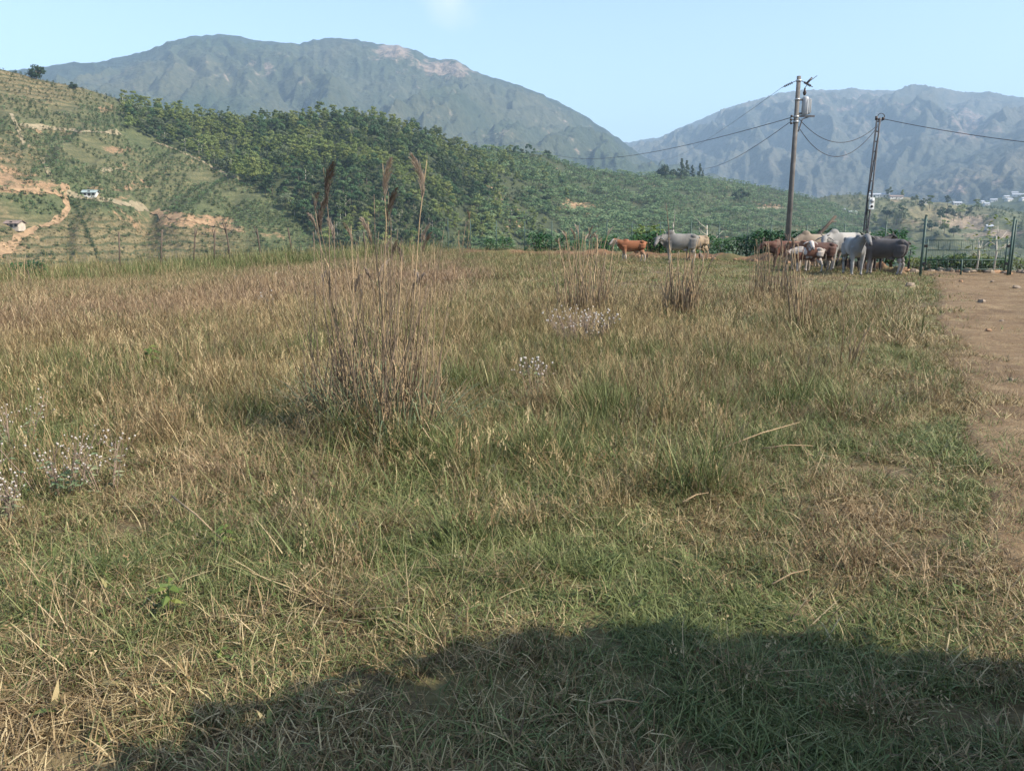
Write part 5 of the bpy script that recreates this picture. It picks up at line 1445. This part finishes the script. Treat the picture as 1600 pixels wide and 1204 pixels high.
# ------------------------------------------------------------------ field grass (uncountable): tufts set out by geometry nodes
def tuft(seed, n, rad, h, width, lean, curl, seg=3, flat=0.0, heads=0.0):
    rg = random.Random(seed); V = []; F = []; rn = []; al = []
    for k in range(n):
        a = rg.uniform(0, 2 * PI); rr = rad * math.sqrt(rg.random()); bx_, by_ = rr * math.cos(a), rr * math.sin(a)
        ad = rg.uniform(0, 2 * PI); ln = h * rg.uniform(.45, 1.15); th = abs(rg.gauss(0, lean)) + .08
        if rg.random() < flat: th = rg.uniform(1.15, 1.5)
        w = width * rg.uniform(.6, 1.25); r0 = rg.random()
        dirx, diry = math.cos(ad), math.sin(ad)
        fa = ad + PI / 2 + rg.uniform(-.6, .6); sx, sy = math.cos(fa) * w / 2, math.sin(fa) * w / 2
        o = len(V); x, y, z = bx_, by_, -0.015 + (rg.uniform(0, .05) if th > 1.1 else 0)
        cu = curl * rg.uniform(.3, 1.3)
        kink = rg.random() < .25
        for s in range(seg):
            t = s / seg; k_ = (1 - t) ** .5
            V += [(x - sx * k_, y - sy * k_, z), (x + sx * k_, y + sy * k_, z)]; rn += [r0, r0]; al += [t, t]
            st = ln / seg; tt_ = th + cu * (t + .3) + (.9 if kink and s == seg - 1 else 0)
            x += dirx * st * math.sin(tt_); y += diry * st * math.sin(tt_); z = max(.004, z + st * math.cos(tt_))
        V.append((x, y, z)); rn.append(r0); al.append(1.0)
        for s in range(seg - 1): F.append((o + 2 * s, o + 2 * s + 1, o + 2 * s + 3, o + 2 * s + 2))
        F.append((o + 2 * seg - 2, o + 2 * seg - 1, o + 2 * seg))
        if rg.random() < heads:
            for q in range(5):
                hx, hy, hz_ = x + rg.uniform(-.5, .5) * .03, y + rg.uniform(-.5, .5) * .03, z - q * .016 * (h / .5)
                o = len(V); V += [(hx - .004, hy, hz_), (hx + .004, hy + .003, hz_), (hx + rg.uniform(-.012, .012), hy, hz_ + .03)]; rn += [min(1, r0 * .3 + .7)] * 3; al += [1, 1, 1]; F.append((o, o + 1, o + 2))
    me = bpy.data.meshes.new('tuft'); me.from_pydata(V, [], F); me.materials.append(M['grass'])
    set_attr(me, 'rnd', 'FLOAT', rn); set_attr(me, 'along', 'FLOAT', al); me.update()
    return me
TURF = [tuft(k, 74, .085, .115, .0043, .62, 1.0, 3, .32) for k in range(7)]
MED = [tuft(20 + k, 56, .12, .29, .0046, .5, .8, 4, .16) for k in range(7)]
DRY = [tuft(40 + k, 26, .12, .46, .0036, .22, .35, 4, .06, .55) for k in range(6)]
FAR = [tuft(60 + k, 70, .34, .36, .010, .62, .8, 3, .18, .12) for k in range(5)]
FARS = [tuft(80 + k, 60, .34, .12, .012, .6, .8, 2, .25) for k in range(4)]
ROS = [tuft(120 + k, 11, .02, .085, .026, 1.0, .5, 3, .3) for k in range(3)]
TALLG = [tuft(95 + k, 9, .16, 1.0, .006, .10, .22, 5, .0, .9) for k in range(4)]
grass_coll = source_coll('grass_tuft', TURF + MED + DRY + FAR + FARS + TALLG + ROS)
I_T, I_M, I_D, I_F, I_S, I_L, I_R = 0, 7, 14, 20, 25, 29, 33
rg = np.random.default_rng(9)
def pts_in(r0, r1, a0, a1, dens):
    area = R(a1 - a0) / 2 * (r1 * r1 - r0 * r0); n = int(area * dens)
    r = np.sqrt(rg.uniform(r0 * r0, r1 * r1, n)); a = np.radians(rg.uniform(a0, a1, n))
    return np.stack([r * np.sin(a), r * np.cos(a)], -1), r, a
def greenness(x, y, px, py):
    g = 0.38 + 1.25 * (fbm(x * .9, y * .9, 4, 3) - .5) + 0.9 * (fbm(x * 3.5, y * 3.5, 2, 4) - .5)
    near = y > 0
    g = g + near * (.22 * blob(px, py, 680, 770, 170, 110) + .3 * blob(px, py, 940, 640, 60, 70) + .22 * blob(px, py, 1130, 600, 120, 110) + .2 * blob(px, py, 1270, 690, 160, 80) + .16 * blob(px, py, 700, 950, 300, 120)
                    + .08 * blob(px, py, 1300, 1120, 420, 110) + .25 * blob(px, py, 430, 900, 90, 60) - .12 * blob(px, py, 1150, 880, 140, 50) - .1 * blob(px, py, 950, 960, 160, 40))
    g = g - near * .35 * np.clip(1.1 - np.abs((py - 470 - (350 - px) * .11) / 55), 0, 1) * (px < 720)
    g = g + near * .28 * blob(px, py, 330, 425, 150, 22) + near * (.10 * sstep(560, 640, py) + .22 * sstep(435, 410, py))
    return g
def hueness(x, y, px, py):
    h = .2 + .9 * (fbm(x * .5 + 30, y * .5, 3, 13) - .5)
    h = h + .5 * np.clip(1.1 - np.abs((py - 470 - (350 - px) * .11) / 60), 0, 1) * (px < 760) * (y > 0) + .12 * (py < 440) * (px < 900) + .25 * blob(px, py, 350, 780, 200, 80)
    return np.clip(h, 0, 1)
ALL = [[], [], [], [], [], []]
def emit(xy, pick, scl, zs=None, tiltmax=.15, tadd=0.0, hadd=0.0):
    x, y = xy[:, 0], xy[:, 1]; z = gz(x, y)
    P = np.stack([x, y, z], -1); px, py, dep = project(P)
    px = np.where(y > 0, px, -999); py = np.where(y > 0, py, 9999)
    n = len(x)
    ALL[0].append(P); ALL[1].append(np.stack([rg.normal(size=n) * tiltmax * .5, rg.normal(size=n) * tiltmax * .5, rg.uniform(0, 6.28, n)], -1))
    s3 = np.repeat(scl[:, None], 3, 1)
    if zs is not None: s3[:, 2] *= zs
    ALL[2].append(s3); ALL[3].append(pick); ALL[4].append(greenness(x, y, px, py) + tadd); ALL[5].append(np.clip(hueness(x, y, px, py) + hadd, 0, 1))
# turf close by
xy, r, a = pts_in(.6, 5.5, -75, 75, 165)
rd = road_in(xy[:, 0], xy[:, 1]); u = rg.uniform(size=len(r)); bare = fbm(xy[:, 0] * 1.6, xy[:, 1] * 1.6, 3, 44)
k = (rd < .05 + .5 * u ** 2) & ~((bare < .27) & (u < .6)); xy = xy[k]; r = r[k]
emit(xy, I_T + rg.integers(0, 7, len(r)), rg.uniform(.75, 1.35, len(r)), rg.uniform(.7, 1.25, len(r)), .3)
xy, r, a = pts_in(5.5, 13, -52, 50, 75)
rd = road_in(xy[:, 0], xy[:, 1]); u = rg.uniform(size=len(r)); k = (rd < .1 + .6 * u ** 2); xy = xy[k]; r = r[k]
emit(xy, I_T + rg.integers(0, 7, len(r)), rg.uniform(1.0, 1.7, len(r)), rg.uniform(.7, 1.25, len(r)), .3)
# short worn grass creeping onto the road's margin
xy, r, a = pts_in(1.0, 18, 5, 60, 55)
rd = road_in(xy[:, 0], xy[:, 1]); u = rg.uniform(size=len(r)); k = (rd > -.3) & (rd < 2.2) & (u < np.exp(-np.maximum(rd, 0) * np.where(r < 8, 2.0, 1.0)) + .06); xy = xy[k]; r = r[k]
emit(xy, I_T + rg.integers(0, 7, len(r)), rg.uniform(.5, .95, len(r)), rg.uniform(.35, .8, len(r)), .3, -.28, -.3)
# straw litter trodden into the road
xy, r, a = pts_in(1.5, 24, 8, 52, 26)
rd = road_in(xy[:, 0], xy[:, 1]); u = rg.uniform(size=len(r)); nn_ = fbm(xy[:, 0] * .9, xy[:, 1] * .9, 3, 58)
k = (rd > .1) & (u < sstep(.36, .56, nn_) * .85 * sstep(28, 8, r)); xy = xy[k]; r = r[k]
emit(xy, I_T + rg.integers(0, 7, len(r)), rg.uniform(.7, 1.2, len(r)), rg.uniform(.12, .35, len(r)), .1, -.45, -.5)
xy, r, a = pts_in(9, 30, 15, 40, 16)
rd = road_in(xy[:, 0], xy[:, 1]); u = rg.uniform(size=len(r)); nn_ = fbm(xy[:, 0] * .55, xy[:, 1] * .4, 4, 59)
k = (rd > -.3) & (u < np.clip(sstep(.46, .6, nn_) * .8 + .9 * np.exp(-np.maximum(rd, 0) * 1.6), 0, 1) * sstep(31, 24, r)); xy = xy[k]; r = r[k]
emit(xy, I_S + rg.integers(0, 4, len(r)), rg.uniform(.35, .8, len(r)), rg.uniform(.3, .7, len(r)), .15, -.15, .2)
# tussocks that stand out greener
for (bx_, by_, rad_, n_, s_) in [(945, 655, .28, 26, 1.3), (1085, 770, .14, 10, 1.2), (650, 720, .35, 24, 1.2), (725, 850, .2, 14, .8), (500, 860, .22, 14, .7), (560, 700, .3, 20, 1.2), (385, 915, .14, 8, .6), (1300, 640, .4, 22, 1.1), (1120, 570, .5, 24, 1.0), (250, 600, .5, 22, 1.0), (720, 610, .5, 22, 1.1), (850, 720, .25, 14, 1.0), (1240, 700, .35, 18, .8), (480, 560, .5, 20, 1.1), (60, 640, .5, 22, 1.0), (980, 560, .5, 20, 1.0), (620, 930, .16, 8, .6), (1060, 1010, .14, 8, .6), (880, 880, .16, 8, .6), (160, 900, .2, 8, .7), (1430, 560, .35, 12, .7), (1380, 640, .3, 12, .7)]:
    c_ = ghit(bx_, by_); q_ = rg.normal(size=(n_, 2)) * rad_ * .5 + np.array([c_.x, c_.y])
    emit(q_, I_M + rg.integers(0, 7, n_), rg.uniform(.8, 1.3, n_) * min(1.2, s_ + .2), rg.uniform(.8, 1.3, n_) * s_, .2, .45, -.2)
# dead brown tussocks
for k_ in range(70):
    a_ = R(rg.uniform(-38, 30)); r_ = 2.6 + 12 * rg.uniform() ** 1.2; n_ = int(rg.integers(4, 10))
    q_ = rg.normal(size=(n_, 2)) * .11 + np.array([r_ * math.sin(a_), r_ * math.cos(a_)])
    if road_in(q_[0, 0], q_[0, 1]) > -.4: continue
    s_ = .4 + .6 * min(1, max(0, (r_ - 2.6) / 4))
    emit(q_, (I_M if k_ % 2 else I_D) + rg.integers(0, 6, n_), rg.uniform(.7, 1.2, n_), rg.uniform(.6, 1.1, n_) * s_, .45, -.6, .3)
# broad-leaved rosettes among the turf
xy, r, a = pts_in(1.6, 9, -45, 38, 5)
k = (road_in(xy[:, 0], xy[:, 1]) < -.1) & (fbm(xy[:, 0] * .8, xy[:, 1] * .8, 2, 99) > .47); xy = xy[k]; r = r[k]
emit(xy, I_R + rg.integers(0, 3, len(r)), rg.uniform(.5, 1.2, len(r)), rg.uniform(.8, 1.6, len(r)), .3, .35, -.3)
# medium tufts: sparse near the camera, thick beyond
def height_region(x, y):           # how tall the sward stands
    d = np.maximum(0, -road_in(x, y))
    h = sstep(3.0, 5.6, y) * sstep(.2, 2.6, d) * np.clip(.1 + 1.9 * (fbm(x * .8, y * .8, 3, 55) - .12), .1, 1.5)
    return h
xy, r, a = pts_in(2.0, 14, -55, 48, 46)
hr = height_region(xy[:, 0], xy[:, 1]); u = rg.uniform(size=len(r)); k = (u < hr * .95) & (road_in(xy[:, 0], xy[:, 1]) < -.2); xy = xy[k]; r = r[k]; hr = hr[k]
emit(xy, I_M + rg.integers(0, 7, len(r)), rg.uniform(.7, 1.3, len(r)), .4 + .95 * hr * rg.uniform(.5, 1.3, len(r)), .35)
xy, r, a = pts_in(1.5, 6, -60, 40, 3.0)
k = road_in(xy[:, 0], xy[:, 1]) < -.3; xy = xy[k]; r = r[k]
emit(xy, I_M + rg.integers(0, 7, len(r)), rg.uniform(.4, .8, len(r)), rg.uniform(.5, .9, len(r)), .3, .1)
# dry stems
xy, r, a = pts_in(3.6, 18, -55, 45, 15)
hr = height_region(xy[:, 0], xy[:, 1]); u = rg.uniform(size=len(r)); k = (u < hr * .8) & (road_in(xy[:, 0], xy[:, 1]) < -.8); xy = xy[k]; r = r[k]; hr = hr[k]
emit(xy, I_D + rg.integers(0, 6, len(r)), rg.uniform(.7, 1.25, len(r)), rg.uniform(.6, 1.1, len(r)) * (.7 + .3 * hr), .2, -.25, .15)
# sparse tall wispy stems over the middle field
xy, r, a = pts_in(7, 46, -50, 30, .55)
nn_ = fbm(xy[:, 0] * .25, xy[:, 1] * .25, 3, 88); u = rg.uniform(size=len(r)); ad_ = np.degrees(a)
k = (u < sstep(.4, .7, nn_)) & (road_in(xy[:, 0], xy[:, 1]) < -2.0) & ~((ad_ > 5) & (r > 26)); xy = xy[k]; r = r[k]
emit(xy, I_L + rg.integers(0, 4, len(r)), rg.uniform(.6, 1.1, len(r)), rg.uniform(.55, 1.0, len(r)), .12, -.6, .1)
# the rest of the field
xy, r, a = pts_in(12, 60, -60, 60, 9.5)
x, y = xy[:, 0], xy[:, 1]; e = edge_of(a); u = rg.uniform(size=len(r))
grazed = sstep(4, 14, x - (y - 30) * .3 + 6) * sstep(11, 22, y)      # cropped short round the cattle
tall = (u > grazed * 1.05) & (road_in(x, y) < -.5) & (r < e + 3.5) & (r > 11)
emit(xy[tall], I_F + rg.integers(0, 5, tall.sum()), rg.uniform(.8, 1.3, tall.sum()), rg.uniform(.65, 1.3, tall.sum()) * (.75 + .5 * fbm(x[tall] * .2, y[tall] * .2, 2, 66)), .15, -.05, .1)
short = (road_in(x, y) < .1 + .9 * u ** 3) & (r < e + 2)
emit(xy[short], I_S + rg.integers(0, 4, short.sum()), rg.uniform(.8, 1.4, short.sum()), rg.uniform(.6, 1.2, short.sum()), .2, .05, .0)
# behind and beside the viewpoint
xy, r, a = pts_in(2.0, 30, 60, 300, 2.4)
k = road_in(xy[:, 0], xy[:, 1]) < 0; xy = xy[k]; r = r[k]
emit(xy, I_F + rg.integers(0, 5, len(r)), rg.uniform(.8, 1.3, len(r)), rg.uniform(.3, .6, len(r)))
# a line of taller green weeds along the left crest
xy, r, a = pts_in(40, 55, -38, -3, 6)
k = rg.uniform(size=len(r)) < np.clip(1.3 * sstep(41, 48, r) * (.25 + 1.1 * fbm(np.degrees(a) * .5, r * .3, 3, 6)) * sstep(-3, -9, np.degrees(a)), 0, 1); xy = xy[k]; r = r[k]
emit(xy, I_F + rg.integers(0, 5, len(r)), rg.uniform(1.2, 2.0, len(r)), rg.uniform(1.0, 2.3, len(r)), .2, .3, -.1)
ALL = [np.concatenate(q) for q in ALL]
scatter('field_grass', ALL[0], ALL[1], ALL[2], ALL[3], grass_coll, 'mixed green and dry straw grass covering the whole field', 'grass', ALL[4], ALL[5])

# ------------------------------------------------------------------ an unseen tree added behind the viewpoint, shaped to shade the near grass
lobes = [(1200, 1135, .58), (1450, 1150, .52), (960, 1125, .46), (1330, 1190, .6), (1080, 1200, .6), (790, 1225, .40), (560, 1310, .34), (300, 1400, .30), (50, 1420, .30), (1620, 1200, .42), (900, 1250, .5), (640, 1330, .42), (300, 1390, .36), (1200, 1290, .7), (1500, 1290, .6), (900, 1420, .9), (1300, 1430, 1.0), (1650, 1380, .9), (560, 1480, .6), (1100, 1600, 1.1), (1500, 1600, 1.1)]  # crown lobes follow the wanted shadow outline; the big ones also block sky light
lob = [(ghit(a_, b_) + SUN_VEC * 3.5, r_) for a_, b_, r_ in lobes]
crown_c = sum((c_ for c_, _ in lob), Vector()) / len(lob)
tb = Vector((crown_c.x + .3, crown_c.y - .3, gzf(crown_c.x + .3, crown_c.y - .3)))
t = thing('added_shade_tree', 'unseen leafy tree added behind the viewpoint to shade the near grass', 'tree', tb)
hc = crown_c.z - tb.z
b = MB(); b.tube([(0, 0, -.3), (.05, 0, hc * .4), (0, .05, hc * .85)], [.16, .13, .09], 10); b.build('trunk', M['bark'], t, True)
rgs = random.Random(8)
for c_, r_ in lob:
    e_ = c_ - tb; b = MB(); b.tube([(0, .03, hc * .6), e_ * .5 + Vector((0, 0, hc * .36)), e_], [.055, .04, .015], 6); b.build('limb', M['bark'], t, True)
b = MB()
for c_, r_ in lob:
    for k in range(int(2600 * r_ * r_) + 150):
        d = Vector((rgs.gauss(0, 1), rgs.gauss(0, 1), rgs.gauss(0, 1))).normalized() * (rgs.random() ** .38 * r_ * rgs.uniform(.85, 1.12))
        p = c_ - tb + d
        b.leaf(p, (rgs.gauss(0, 1), rgs.gauss(0, 1), rgs.gauss(0, .6)), rgs.uniform(.13, .24), rgs.uniform(.08, .13), .2)
b.build('crown', M['bush'], t)
